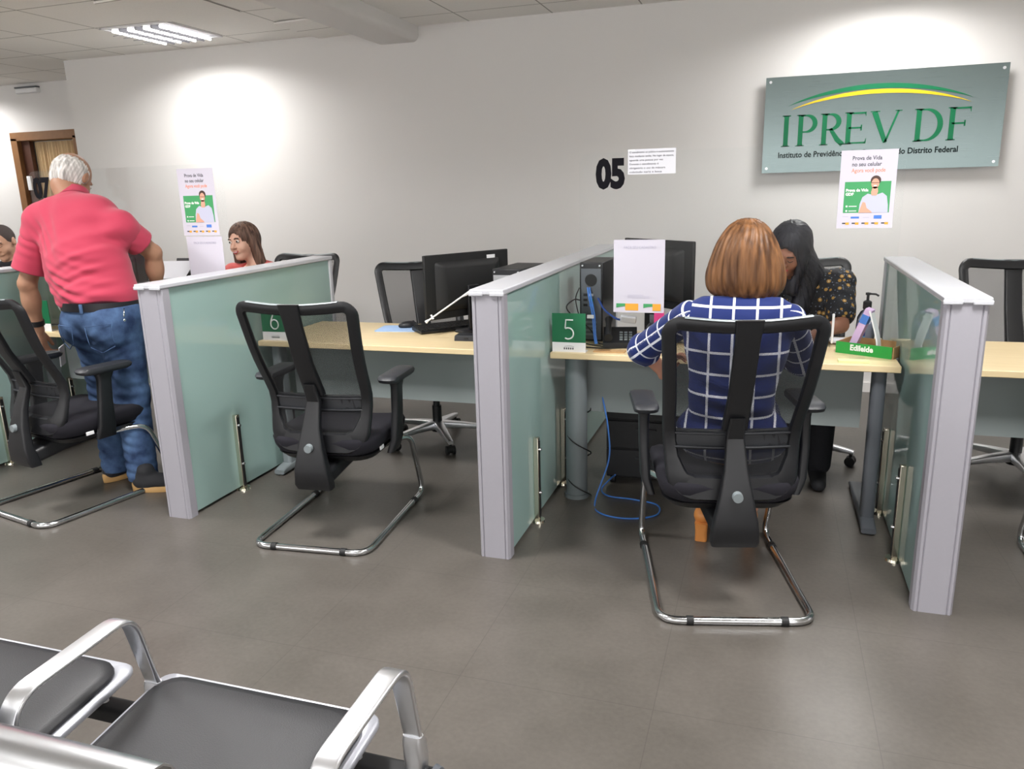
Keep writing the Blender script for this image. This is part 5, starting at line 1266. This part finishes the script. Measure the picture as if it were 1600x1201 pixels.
def sheet_bm(w_, h_, bow=0.0, y=0.0, tilt=0.0):
    b = new(); n = 10; V = []
    for th in (0, -0.0006):
        V.append([[b.verts.new((w_*i/n, y+th-bow*math.sin(PI*i/n), h_*j/1)) for i in range(n+1)] for j in (0, 1)])
    for i in range(n):
        b.faces.new((V[0][0][i], V[0][0][i+1], V[0][1][i+1], V[0][1][i])); b.faces.new((V[1][0][i], V[1][1][i], V[1][1][i+1], V[1][0][i+1]))
    for j, k in ((0, 0), (1, 0)): 
        for i in range(n): b.faces.new((V[0][j][i], V[1][j][i], V[1][j][i+1], V[0][j][i+1]))
    for i in (0, n): b.faces.new((V[0][0][i], V[0][1][i], V[1][1][i], V[1][0][i]))
    return b
def life_poster(label, x, z, w_, h_):
    t = thing('poster', label, 'poster', (x, PLY-0.003, z), 0)
    obj('paper_sheet', sheet_bm(w_, h_), M['paper'], t, smooth=False)
    y = -0.0008
    for k, (s, m_) in enumerate((('Prova de Vida', M['ink']), ('no seu celular', M['ink']), ('Agora você pode', M['ink_orange']))):
        put_text('heading_text', s, 0.072*h_, w_*0.20, h_*(0.875-0.078*k), y, m_, t, fit=w_*(0.52 if k < 2 else 0.60), offset=0.0003)
    b = new(); quad(b, w_*0.10, h_*0.20, w_*0.92, h_*0.60, y); obj('green_panel', b, M['green2'], t, smooth=False)
    y2 = y-0.0006
    put_text('panel_text', 'Prova de Vida', 0.05*h_, w_*0.125, h_*0.475, y2, M['white_ink'], t, fit=w_*0.40, offset=0.0006)
    put_text('panel_text', 'GDF', 0.05*h_, w_*0.125, h_*0.425, y2, M['white_ink'], t, offset=0.0006)
    b = new()
    for zz in (0.285, 0.225): poly_y(b, ell_pts(w_*0.16, h_*zz, w_*0.018, w_*0.018, 12), y2)
    for zz in (0.285, 0.225): quad(b, w_*0.20, h_*(zz-0.006), w_*0.34, h_*(zz+0.004), y2)
    obj('bullet', b, M['white_ink'], t, smooth=False)
    # the printed woman: hair, face, neck, shirt, hand
    b = new(); poly_y(b, [(w_*p, h_*q) for p, q in ((0.38, 0.20), (0.39, 0.31), (0.43, 0.40), (0.52, 0.445), (0.60, 0.43), (0.68, 0.43), (0.78, 0.455), (0.86, 0.41), (0.89, 0.30), (0.90, 0.20))], y2); pw = obj('printed_blouse', b, M['shirt_print'], t, smooth=False)
    b = new(); poly_y(b, ell_pts(w_*0.645, h_*0.612, w_*0.092, h_*0.062), y2-0.0004); obj('printed_hair', b, M['hair_print'], pw, smooth=False)
    b = new(); poly_y(b, [(w_*p, h_*q) for p, q in ((0.59, 0.42), (0.68, 0.42), (0.70, 0.47), (0.685, 0.53), (0.60, 0.53), (0.575, 0.46))], y2-0.0008); poly_y(b, ell_pts(w_*0.64, h_*0.572, w_*0.070, h_*0.066), y2-0.0008)
    poly_y(b, [(w_*p, h_*q) for p, q in ((0.38, 0.20), (0.41, 0.27), (0.44, 0.34), (0.49, 0.33), (0.52, 0.26), (0.60, 0.22), (0.62, 0.20))], y2-0.0008); obj('printed_face_and_hand', b, M['skin_print'], pw, smooth=False)
    b = new(); quad(b, w_*0.575, h_*0.578, w_*0.705, h_*0.584, y2-0.0012); obj('printed_glasses', b, M['hair_print'], pw, smooth=False)
    b = new(); poly_y(b, ell_pts(w_*0.64, h_*0.545, w_*0.028, h_*0.007, 10), y2-0.0012); obj('printed_smile', b, M['white_ink'], pw, smooth=False)
    b = new(); quad(b, w_*0.25, h_*0.125, w_*0.40, h_*0.150, y); quad(b, w_*0.66, h_*0.120, w_*0.80, h_*0.165, y); obj('blue_logo_strip', b, M['blue_ink'], t, smooth=False)
    b = new(); quad(b, w_*0.10, h_*0.148, w_*0.20, h_*0.154, y); quad(b, w_*0.47, h_*0.135, w_*0.58, h_*0.141, y); obj('grey_logo_strip', b, M['ink_lilac'], t, smooth=False)
    for k in range(5):
        b = new(); x0 = w_*(0.10+0.175*k); quad(b, x0, h_*0.055, x0+w_*0.06, h_*0.072, y); obj('small_mark', b, M['ink'], t, smooth=False)
        b = new(); quad(b, x0+w_*0.06, h_*0.045, x0+w_*0.125, h_*0.075, y); obj('small_mark', b, M['orange'], t, smooth=False)
    return t
life_poster('poster of a smiling woman on a green panel, stuck below the steel wall sign', 0.258, 1.282, 0.208, 0.305)
life_poster('poster of a smiling woman on green, above another sheet, left of the clerk in coral', -2.995, 1.275, 0.228, 0.345)
def form_poster(label, x, z, w_, h_, strip=True, bow=0.002):
    t = thing('printed_sheet', label, 'poster', (x, PLY-0.003, z), 0)
    obj('paper_sheet', sheet_bm(w_, h_, bow), M['paper'], t, smooth=True, ang=60)
    y = -0.0012-bow
    put_text('heading_text', 'FAÇA SEU CADASTRO', 0.05*h_, w_*0.20, h_*0.88, y, M['ink_lilac'], t, fit=w_*0.62)
    b = new(); 
    for k in range(3): quad(b, w_*0.28, h_*(0.205+0.018*k), w_*(0.72-0.12*(k == 2)), h_*(0.209+0.018*k), y)
    obj('footer_text', b, M['ink_lilac'], t, smooth=False)
    if strip:
        for x0, x1, m_ in ((0.06, 0.24, M['green2']), (0.24, 0.50, M['orange']), (0.60, 0.78, M['green2']), (0.78, 0.94, M['orange'])):
            b = new()
            if m_ is M['green2']: poly_y(b, [(w_*x0, h_*0.125), (w_*x0, h_*0.065)]+[(w_*(x0+(x1-x0)*k/6), h_*(0.065+0.022*math.sin(PI/2*k/6))) for k in range(1, 7)]+[(w_*x1, h_*0.125)], y)
            else: quad(b, w_*x0, h_*0.03, w_*x1, h_*0.125, y)
            obj('colour_block', b, m_, t, smooth=False)
    return t
form_poster('white printed sheet with green and orange blocks, hanging beside the black computer tower', -0.662, 0.915, 0.228, 0.325)
form_poster('plain printed sheet hanging directly below the poster left of the smiling clerk', -2.985, 0.945, 0.228, 0.325, strip=False, bow=0.002)
# notice beside the 05
t = thing('notice', 'small white notice with six lines of print, right of the black 05', 'notice', (-0.602, PLY-0.003, 1.520)); w_, h_ = 0.205, 0.105
obj('paper_sheet', sheet_bm(w_, h_), M['paper2'], t, smooth=False)
for k, s in enumerate(('O atendimento ao público é exclusivamente', 'feito mediante senha. No lugar de espera,', 'aguarde uma pessoa por vez', 'Durante o atendimento é', 'obrigatório o uso de máscara', 'cobrindo nariz e boca')):
    put_text('printed_line', s, 0.011, 0.006, h_-0.016-0.0165*k, -0.0008, M['ink'], t, fit=[0.19, 0.19, 0.145, 0.125, 0.155, 0.14][k], offset=0.0001)
b = new(); quad(b, 0.0, h_-0.008, 0.03, h_, -0.001); obj('tape', b, M['white'], t, smooth=False)

# ---- small desk number signs
def desk_sign(n, x, label, y=3.425, rz=0.0):
    t = thing('desk_number_sign', label, 'sign', (x, y, DZT), rz, 'green desk number signs')
    b = new(); box2(b, (0, 0, 0.045), (0.158, 0.003, 0.180)); obj('green_plate', b, M['green'], t, smooth=False)
    b = new(); box2(b, (0, 0, 0), (0.158, 0.003, 0.045)); box2(b, (0, 0.003, 0), (0.158, 0.05, 0.003)); st = obj('white_base', b, M['white'], t, smooth=False)
    y0 = -0.0022
    S = {'5': [[(0.100, 0.150), (0.066, 0.150), (0.062, 0.112)]+arcp(0.076, 0.087, 0.025, 0.026, 118, -125, 16)],
         '6': [[(0.092, 0.155), (0.072, 0.132), (0.060, 0.105)]+arcp(0.079, 0.085, 0.0225, 0.0245, 165, -195, 22)],
         '7': [[(0.052, 0.150), (0.100, 0.150), (0.070, 0.062)]]}.get(n, [])
    for pts in S:
        b = new(); tube(b, [(u, y0+0.0010, v) for u, v in pts], 0.0034, 8); obj('numeral', b, M['white_ink'], t, ang=None)
    b = new()
    for k in range(5): quad(b, 0.055+0.010*k, 0.012, 0.061+0.010*k, 0.021, -0.0002)
    tube(b, [(0.058+0.045*k/8, -0.0006, 0.025+0.004*math.sin(PI*k/8)) for k in range(9)], 0.0007, 6)
    obj('small_logo', b, M['ink'], st, smooth=False)
    return t
desk_sign('5', -0.934, 'green sign with a white 5 on the desk beside the middle partition')
desk_sign('6', -2.512, 'green sign with a white 6 seen through the net of the empty chair')
desk_sign('7', -4.120, 'green sign with a white 7 at the desk corner near the left edge')
desk_sign('', 0.684, 'narrow green sign seen edge-on right of the rightmost partition', rz=math.radians(72))

# ---- desk with the large monitor (left of the middle partition)
def frame_rot(o, rz): o.rotation_euler.z = rz; return o
def monitor(label, cx, cy_, w_, h_, zb, rz, sticker=True, foot=True):
    """back of the screen faces local -y"""
    t = thing('computer_monitor', label, 'monitor', (cx, cy_, DZT), rz, 'black computer monitors')
    b = new(); box2(b, (-w_/2, 0, zb), (w_/2, 0.018, zb+h_)); obj('bezel', b, M['black'], t, bevel=0.004)
    b = new(); rings = []
    for y, k in ((0.0, 0.80), (-0.018, 0.74), (-0.030, 0.60)): rings.append([(u*k, y, zb+h_*0.5+v*k) for u, v in rrect(w_*0.96, h_*0.96, 0.02)])
    ring_loft(b, rings); hs = obj('rear_housing', b, M['black'], t, bevel=0.0)
    b = new(); box2(b, (-w_/2+0.012, 0.0182, zb+0.014), (w_/2-0.012, 0.019, zb+h_-0.012)); obj('screen', b, M['screen'], t, smooth=False)
    b = new(); box2(b, (-0.035, -0.045, 0.012), (0.035, -0.028, zb+h_*0.5)); obj('stand_neck', b, M['plastic'], t, bevel=0.004)
    b = new(); ring_loft(b, [[(u*k, -0.01+v*k, z) for u, v in rrect(0.17, 0.11, 0.03)] for z, k in ((0, 1), (0.008, 1), (0.014, 0.9))]); obj('stand_foot', b, M['plastic'], t)
    if sticker:
        b = new(); box2(b, (w_*0.5-0.150, -0.0025, zb+h_-0.050), (w_*0.5-0.095, -0.0005, zb+h_-0.022)); b.transform(Matrix.Translation((0, -0.0005, 0))); obj('inventory_sticker', b, M['white'], hs, smooth=False)
    return t
monitor('large black monitor seen from behind beside the empty swivel chair', -1.515, 3.875, 0.555, 0.335, 0.085, math.radians(58))
monitor('black monitor behind the hanging white sheet, right of the computer tower', -0.520, 3.875, 0.49, 0.33, 0.15, math.radians(-40), sticker=False)
def tower(label, x, y, w_, h_, d_, rz, dark=False):
    t = thing('computer_tower', label, 'computer', (x, y, DZT), rz, 'computer towers')
    b = new(); box2(b, (0, 0.004, 0), (w_, d_, h_)); obj('case', b, M['plastic'], t, bevel=0.004)
    b = new(); box2(b, (0.008, 0.0, 0.01), (w_-0.008, 0.006, h_-0.03)); rp = obj('rear_panel', b, M['alu'] if not dark else M['steel_dark'], t, smooth=False)
    for k in range(6):
        b = new(); box2(b, (0.02+(k % 2)*0.03, -0.003, h_*0.45+0.025*(k//2)), (0.04+(k % 2)*0.03, 0.0, h_*0.45+0.012+0.025*(k//2))); obj('port', b, [M['black'], M['blue_ink'], M['black'], M['green'], M['black'], M['white']][k], rp, smooth=False)
    b = new(); cyl(b, (w_*0.5, -0.001, h_-0.085), (w_*0.5, 0.002, h_-0.085), 0.030, n=24); obj('fan_grille', b, M['black'], rp)
    for k in range(4):
        b = new(); box2(b, (0.02, -0.002, 0.03+0.02*k), (w_-0.03, 0.0, 0.04+0.02*k)); obj('slot_cover', b, M['alu_bright'] if not dark else M['steel_grey'], rp, smooth=False)
    for x_ in (0.015, w_-0.015):
        b = new(); cyl(b, (x_, -0.003, h_-0.015), (x_, 0.004, h_-0.015), 0.004, n=10); obj('case_screw', b, M['alu_bright'], t)
    return t
tower('computer tower with silver back panel behind the middle partition, beside the large monitor', -1.305, 3.66, 0.155, 0.355, 0.34, math.radians(-4))
tower('dark computer tower with blue cables on the desk right of the 5 sign', -0.868, 3.70, 0.115, 0.385, 0.30, math.radians(-2), dark=True)
t = thing('computer_keyboard', 'black keyboard lying under the large monitor', 'keyboard', (-1.655, 3.88, DZT), math.radians(45))
b = new(); ring_loft(b, [[(x, v, u+0.012) for u, v in ((-0.010, -0.07), (0.0, -0.075), (0.004, -0.07), (0.016, 0.065), (0.014, 0.072), (-0.006, 0.072))] for x in (-0.175, 0.175)]); kb = obj('case', b, M['plastic'], t, ang=30)
for r_ in range(5):
    b = new()
    for k in range(16): box(b, (-0.16+k*0.0213, -0.052+r_*0.025, 0.022+0.0022*r_), (0.018, 0.021, 0.008))
    obj('key_row', b, M['black'], t, smooth=False)
t = thing('mouse_pad', 'pale blue mouse pad on the desk beside the large monitor', 'mouse pad', (-1.93, 3.86, DZT), math.radians(8))
b = new(); prism(b, rrect(0.24, 0.19, 0.02), (0, 0, 0.0), (1, 0, 0), (0, 1, 0), 0.003); obj('pad', b, M['pad_blue'], t, smooth=False)
t = thing('computer_mouse', 'black computer mouse resting on the pale blue mouse pad', 'mouse', (-1.895, 3.90, DZT+0.003), math.radians(-60))
s = SDF(); s.ell((0, 0, 0.010), (0.031, 0.056, 0.026), None, 0); s.plane((0, 0, 0.002), (0, 0, -1)); obj('shell', s.mesh(0.003, 'm'), M['plastic'], t, ang=None)
b = new(); cyl(b, (-0.003, 0.028, 0.030), (0.003, 0.028, 0.030), 0.008, n=16); obj('scroll_wheel', b, M['plastic_soft'], t)
t = thing('card_reader', 'small dark grey card reader in front of the keyboard', 'card reader', (-1.41, 3.63, DZT), math.radians(4))
b = new(); ring_loft(b, [[(u*k, v*k, z) for u, v in rrect(0.17, 0.09, 0.01)] for z, k in ((0, 1), (0.022, 0.98), (0.028, 0.94))]); obj('body', b, M['plastic_soft'], t, ang=40)
b = new(); box2(b, (-0.03, -0.0462, 0.010), (-0.008, -0.044, 0.018)); obj('slot', b, M['black'], t, smooth=False)
t = thing('cable_rod', 'thin white rod hanging in front of the large black monitor', 'rod', (-1.625, 3.56, 0.835))
b = new(); tube(b, [(0.0, 0, 0.0), (0.235, 0.0, 0.155)], 0.0042, 10); cyl(b, (-0.006, 0, -0.004), (0.008, 0, 0.006), 0.009, 0.005, 12); obj('rod', b, M['white'], t)
b = new(); cyl(b, (0.035, -0.0, 0.012), (0.024, -0.0, 0.034), 0.005, n=10); obj('clip', b, M['white'], t)
b = new(); tube(b, [(0.2, 0, 0.13), (0.33, 0.01, 0.19), (0.345, 0.10, 0.17)], 0.004, 8); obj('clamp_arm', b, M['white'], t)

# ---- desk with the checked-dress woman: cables, telephone, papers
def cable(label, pts, r, m, group=None):
    b = new(); tube(b, spline(pts, 8), r, 10); return tag(obj('cable', b, m), label, 'cable', group)
cable('black cable looping out left of the dark computer tower', [(-0.862, 3.68, 0.94), (-0.885, 3.66, 0.945), (-0.918, 3.64, 0.915), (-0.900, 3.64, 0.88), (-0.845, 3.66, 0.835), (-0.80, 3.67, 0.79), (-0.765, 3.64, 0.742), (-0.70, 3.60, 0.739)], 0.0032, M['cable'])
cable('thin black cable curving down behind the dark computer tower', [(-0.865, 3.685, 1.00), (-0.880, 3.67, 0.95), (-0.865, 3.66, 0.88), (-0.835, 3.65, 0.80), (-0.865, 3.64, 0.75), (-0.80, 3.60, 0.7395), (-0.72, 3.56, 0.739)], 0.0028, M['cable'])
cable('black cable lying on the desk in front of the dark computer tower', [(-0.905, 3.56, 0.7385), (-0.84, 3.555, 0.739), (-0.79, 3.53, 0.739), (-0.70, 3.525, 0.739), (-0.62, 3.55, 0.739), (-0.52, 3.56, 0.7385)], 0.0032, M['cable'])
for k in range(2): cable('blue network cable hanging down the back of the dark tower' if k == 0 else 'second blue network cable beside the first on the dark tower', [(-0.826+0.010*k, 3.692, 1.00), (-0.815+0.010*k, 3.67, 0.96), (-0.795+0.010*k, 3.66, 0.87), (-0.782+0.008*k, 3.63, 0.79), (-0.768+0.008*k, 3.60, 0.742)], 0.0040, M['blue_cable'])
b = new(); box(b, (-0.803, 3.652, 0.865), (0.032, 0.010, 0.016)); tag(obj('cable_label', b, M['white']), 'small white tag clipped round the blue network cables', 'tag')
cable('dark blue cable sloping right from the dark tower', [(-0.775, 3.69, 0.95), (-0.74, 3.67, 0.90), (-0.70, 3.66, 0.87), (-0.665, 3.65, 0.855), (-0.62, 3.68, 0.85)], 0.005, M['navy_cable'])
t = thing('desk_telephone', 'black desk telephone below the hanging white sheet', 'telephone', (-0.655, 3.635, DZT), math.radians(10))
b = new(); ring_loft(b, [[(x, v, u) for u, v in ((0.0, -0.08), (0.025, -0.08), (0.075, 0.07), (0.07, 0.09), (0.0, 0.09))] for x in (-0.08, 0.08)]); ph = obj('body', b, M['plastic'], t, ang=30)
b = new(); tube(b, smooth_path([(-0.055, -0.075, 0.045), (-0.055, -0.065, 0.060), (-0.055, 0.075, 0.105), (-0.055, 0.085, 0.085)], 0.02), [0.018]*2+[0.013]*14, 12) if False else tube(b, [(-0.055, -0.085, 0.050), (-0.055, -0.05, 0.062), (-0.055, 0.05, 0.096), (-0.055, 0.085, 0.108)], [0.020, 0.014, 0.014, 0.020], 12); obj('handset', b, M['black'], t)
b = new()
for i in range(4):
    for j in range(3): box(b, (0.005+0.022*j, -0.055+0.022*i, 0.037+0.0073*i), (0.015, 0.014, 0.006))
obj('keypad', b, M['steel_grey'], t, smooth=False)
b = new(); box(b, (-0.615, 3.625, 0.862), (0.075, 0.02, 0.035), Euler((0.4, 0.15, 0.2)).to_matrix()); tag(obj('crumpled_paper', b, M['paper2'], bevel=0.006), 'small crumpled white paper caught in the cables left of the telephone', 'paper')
t = thing('pen_holder', 'clear desk organiser holding papers behind the hanging white sheet', 'organiser', (-0.475, 3.60, DZT))
b = new(); box2(b, (-0.05, 0, 0), (0.05, 0.10, 0.004)); box2(b, (-0.05, 0, 0), (-0.046, 0.10, 0.10)); box2(b, (0.046, 0, 0), (0.05, 0.10, 0.10)); box2(b, (-0.05, 0.096, 0), (0.05, 0.10, 0.14)); obj('holder', b, M['steel_dark'], t, smooth=False)
b = new(); box2(b, (-0.02, 0.03, 0.06), (0.025, 0.05, 0.165)); obj('pink_note', b, M['pink'], t, smooth=False)
for k in range(5):
    b = new(); box(b, (0, 0, 0), (0.21, 0.16, 0.006), Euler((0, 0, 0.12*k-0.2)).to_matrix()); b.transform(Matrix.Translation((-0.40+0.008*k, 3.82-0.01*k, DZT+0.0035+0.0065*k)))
    tag(obj('paper_stack', b, M['paper2'] if k != 3 else M['yellowgreen'], smooth=False), ['lowest bundle', 'second lowest bundle', 'middle bundle', 'pale green bundle', 'topmost bundle'][k]+' of papers on the desk left of the checked-dress woman', 'papers', 'papers stacked beside the telephone')
b = new(); box2(b, (-0.745, 3.44, DZT), (-0.60, 3.49, DZT+0.006)); tag(obj('folder', b, M['card_brown'], bevel=0.001), 'thin beige folder lying at the desk edge left of the checked sleeve', 'folder')
# below the desk
cable('blue cable running down from the desk and looping on the floor beside the round leg', [(-0.735, 3.56, 0.62), (-0.725, 3.56, 0.50), (-0.69, 3.52, 0.36), (-0.68, 3.50, 0.20), (-0.73, 3.42, 0.012), (-0.68, 3.30, 0.005), (-0.55, 3.27, 0.005), (-0.43, 3.34, 0.005), (-0.44, 3.46, 0.005), (-0.56, 3.50, 0.005), (-0.68, 3.51, 0.006), (-0.73, 3.57, 0.012), (-0.70, 3.61, 0.05), (-0.66, 3.56, 0.10)], 0.004, M['blue_cable'])
cable('black cable wound round the thick grey desk leg', [(-0.826+0.058*math.cos(a), 3.495+0.058*math.sin(a), 0.45-0.035*a) for a in [k*PI/6 for k in range(0, 72, 1)][:70]], 0.0032, M['cable'])
t = thing('guessed_cabinet', 'made-up black drawer cabinet filling the dark area under the desk right of the round grey leg', 'cabinet', (-0.53, 3.68, 0), 0)  # guessed object, put in to make the area under the desk dark
b = new(); box2(b, (-0.20, 0.012, 0.04), (0.20, 0.32, 0.50)); obj('body', b, M['black'], t, bevel=0.004)
for k in range(3):
    b = new(); box2(b, (-0.198, 0.0, 0.05+0.15*k), (0.198, 0.012, 0.19+0.15*k)); dr = obj('drawer', b, M['plastic'], t, bevel=0.003)
    b = new(); box2(b, (-0.05, -0.010, 0.15+0.15*k), (0.05, 0.0, 0.158+0.15*k)); obj('handle', b, M['plastic_soft'], dr, bevel=0.002)
for q in (-0.17, 0.17):
    for v in (0.04, 0.29):
        b = new(); cyl(b, (q-0.012, v, 0.02), (q+0.012, v, 0.02), 0.02, n=16); box2(b, (q-0.012, v-0.01, 0.02), (q+0.012, v+0.01, 0.042)); obj('castor', b, M['black'], t)

# ---- green tray, gel, cards at the right end
t = thing('desk_tray', 'green cardboard tray with a white name on its front, near the rightmost partition', 'tray', (0.305, 3.645, DZT), math.radians(-28))
W_ = 0.245
b = new(); box2(b, (0, 0, 0), (W_, 0.15, 0.003)); box2(b, (0, 0.147, 0), (W_, 0.15, 0.05)); box2(b, (0, 0, 0), (0.003, 0.15, 0.05)); box2(b, (W_-0.003, 0, 0), (W_, 0.15, 0.05)); tb = obj('tray_body', b, M['card_brown'], t, smooth=False)
b = new(); box2(b, (0, -0.003, 0), (W_-0.006, 0.0, 0.051)); obj('green_front', b, M['green3'], t, smooth=False)
put_text('name_text', 'Edileide', 0.034, 0.062, 0.019, -0.0036, M['white_ink'], t, fit=0.098, offset=0.0012)
t = thing('gel_bottle', 'clear pump bottle of hand gel with a black pump behind the green tray', 'bottle', (0.435, 3.80, DZT))
b = new(); lathe(b, [(0.001, 0.0), (0.036, 0.0), (0.040, 0.008), (0.041, 0.10), (0.038, 0.135), (0.026, 0.160), (0.014, 0.170), (0.014, 0.180)], n=28); bo = obj('bottle_body', b, M['bottle'], t)
b = new(); lathe(b, [(0.037, 0.004), (0.0375, 0.10), (0.034, 0.11), (0.001, 0.111)], n=24); obj('gel', b, mat('gel_liquid', rgb(200, 204, 226), 0.25, alpha=0.6), t)
b = new(); lathe(b, [(0.017, 0.172), (0.0185, 0.175), (0.0185, 0.205), (0.012, 0.210), (0.006, 0.212), (0.006, 0.235), (0.011, 0.236), (0.011, 0.246), (0.002, 0.248)], n=20); tube(b, [(0, 0, 0.241), (0.03, -0.012, 0.241), (0.042, -0.018, 0.234)], 0.0045, 8); obj('pump', b, M['black'], t)
b = new()
rg = [[((0.0418)*math.cos(a), (0.0418)*math.sin(a), z) for a in [math.radians(200+8*k) for k in range(9)]] for z in (0.055, 0.105)]
V = [[b.verts.new(p) for p in r_] for r_ in rg]
for k in range(8): b.faces.new((V[0][k], V[0][k+1], V[1][k+1], V[1][k]))
obj('navy_label', b, M['gel_label'], bo)
b = new(); rg = [[((0.0420)*math.cos(a), (0.0420)*math.sin(a), z) for a in [math.radians(200+8*k) for k in range(9)]] for z in (0.035, 0.055)]; V = [[b.verts.new(p) for p in r_] for r_ in rg]
for k in range(8): b.faces.new((V[0][k], V[0][k+1], V[1][k+1], V[1][k]))
obj('cyan_label', b, M['gel_label2'], bo)
t = thing('card_stand', 'lilac folded card standing in the green tray', 'card', (0.435, 3.68, DZT+0.004), math.radians(-22))
def slab(b, p, q, y0, y1, th):
    d = Vector((q[0]-p[0], 0, q[1]-p[1])).normalized(); n_ = Vector((-d.z, 0, d.x))*th
    prism(b, [(p[0], p[1]), (q[0], q[1]), (q[0]+n_.x, q[1]+n_.z), (p[0]+n_.x, p[1]+n_.z)], (0, y0, 0), (1, 0, 0), (0, 0, 1), y1)
b = new(); slab(b, (-0.045, 0.0), (0.022, 0.185), 0.0, 0.05, 0.030); lf_ = obj('front_leaf', b, M['lilac'], t, bevel=0.001)
b = new(); tube(b, spline([(0.012, -0.03, 0.185), (0.030, -0.03, 0.13), (0.050, -0.03, 0.06), (0.058, -0.03, 0.0)], 6), 0.01, sec=[(-0.003, -0.025), (0.003, -0.025), (0.003, 0.025), (-0.003, 0.025)], upv=(1, 0, 0)); obj('back_leaf', b, M['white'], t, ang=30)
b = new(); slab(b, (-0.0005, 0.1225), (0.013, 0.160), -0.0006, 0.0506, 0.0306); obj('blue_text_block', b, M['blue_ink'], lf_, smooth=False)
t = thing('sign_holder', 'small clear upright holder with a white edge left of the green tray', 'holder', (0.285, 3.74, DZT))
b = new(); box2(b, (0, 0.0, 0.0), (0.003, 0.10, 0.14)); box2(b, (-0.03, 0.02, 0), (0.03, 0.08, 0.003)); obj('clear_leaf', b, M['acrylic'], t, smooth=False)
b = new(); box2(b, (0.004, 0.0, 0.02), (0.014, 0.015, 0.155)); obj('white_edge', b, M['white'], t, bevel=0.002)
b = new(); box2(b, (0.30, 3.43, DZT), (0.42, 3.475, DZT+0.009)); tag(obj('note_pad', b, M['yellowgreen'], bevel=0.001), 'pale green notepad lying in front of the green tray', 'notepad')
b = new(); box(b, (0.33, 3.86, DZT+0.014), (0.10, 0.07, 0.012), Euler((0.1, 0.1, 0.4)).to_matrix()); tag(obj('tissue', b, M['paper2'], bevel=0.003), 'white folded tissue on the desk behind the green tray', 'tissue')

# ---- desk of the man in the pink shirt
monitor('dark grey monitor behind the left arm of the man in the pink shirt', -3.865, 3.80, 0.50, 0.34, 0.10, math.radians(14), sticker=False)
cable('pale cable hanging below the monitor left of the pink shirt', [(-4.10, 3.62, 0.98), (-4.08, 3.60, 0.86), (-4.02, 3.60, 0.79), (-3.90, 3.60, 0.76), (-3.74, 3.60, 0.742)], 0.004, M['white'])
cable('black cable coiled on the desk behind the 7 sign', [(-4.20+0.08*math.cos(a)+0.02*k, 3.62+0.05*math.sin(a), DZT+0.004+0.0015*k) for k, a in enumerate([q*PI/4 for q in range(20)])], 0.003, M['cable'])
t = thing('printer', 'dark office printer with white paper on it, between the pink shirt and the hanging poster', 'printer', (-3.37, 3.84, DZT), 0)
b = new(); ring_loft(b, [[(u*k, v*k, z) for u, v in rrect(0.42, 0.34, 0.03)] for z, k in ((0, 0.97), (0.02, 1), (0.24, 1), (0.255, 0.97))]); obj('body', b, M['plastic_soft'], t, ang=40)
b = new(); box2(b, (-0.17, -0.174, 0.10), (0.17, -0.168, 0.15)); obj('output_slot', b, M['black'], t, smooth=False)
b = new(); box(b, (0, 0.12, 0.31), (0.24, 0.01, 0.14), Euler((-0.35, 0, 0)).to_matrix()); obj('paper_support', b, M['plastic'], t, bevel=0.003)
for k in range(3):
    b = new(); box(b, (0, 0, 0), (0.21, 0.17, 0.002), Euler((0.55, 0.0, 0.10*k)).to_matrix()); b.transform(Matrix.Translation((-3.39+0.015*k, 3.80-0.004*k, DZT+0.315+0.005*k)))
    tag(obj('paper_sheet', b, M['paper2'], smooth=False), ['lowest', 'middle', 'topmost'][k]+' of the white sheets lying on the dark printer', 'paper', 'white sheets on the printer')
t = thing('drink_bottle', 'pink drink bottle between the pink shirt and the hanging sheet, mostly behind the partition', 'bottle', (-3.13, 3.60, DZT))
b = new(); lathe(b, [(0.001, 0), (0.036, 0), (0.038, 0.01), (0.038, 0.22), (0.028, 0.25), (0.001, 0.25)], n=24); obj('bottle_body', b, M['lilac'], t)
b = new(); lathe(b, [(0.001, 0.25), (0.026, 0.25), (0.028, 0.255), (0.028, 0.30), (0.024, 0.305), (0.001, 0.305)], n=24); obj('cap', b, M['pink'], t)
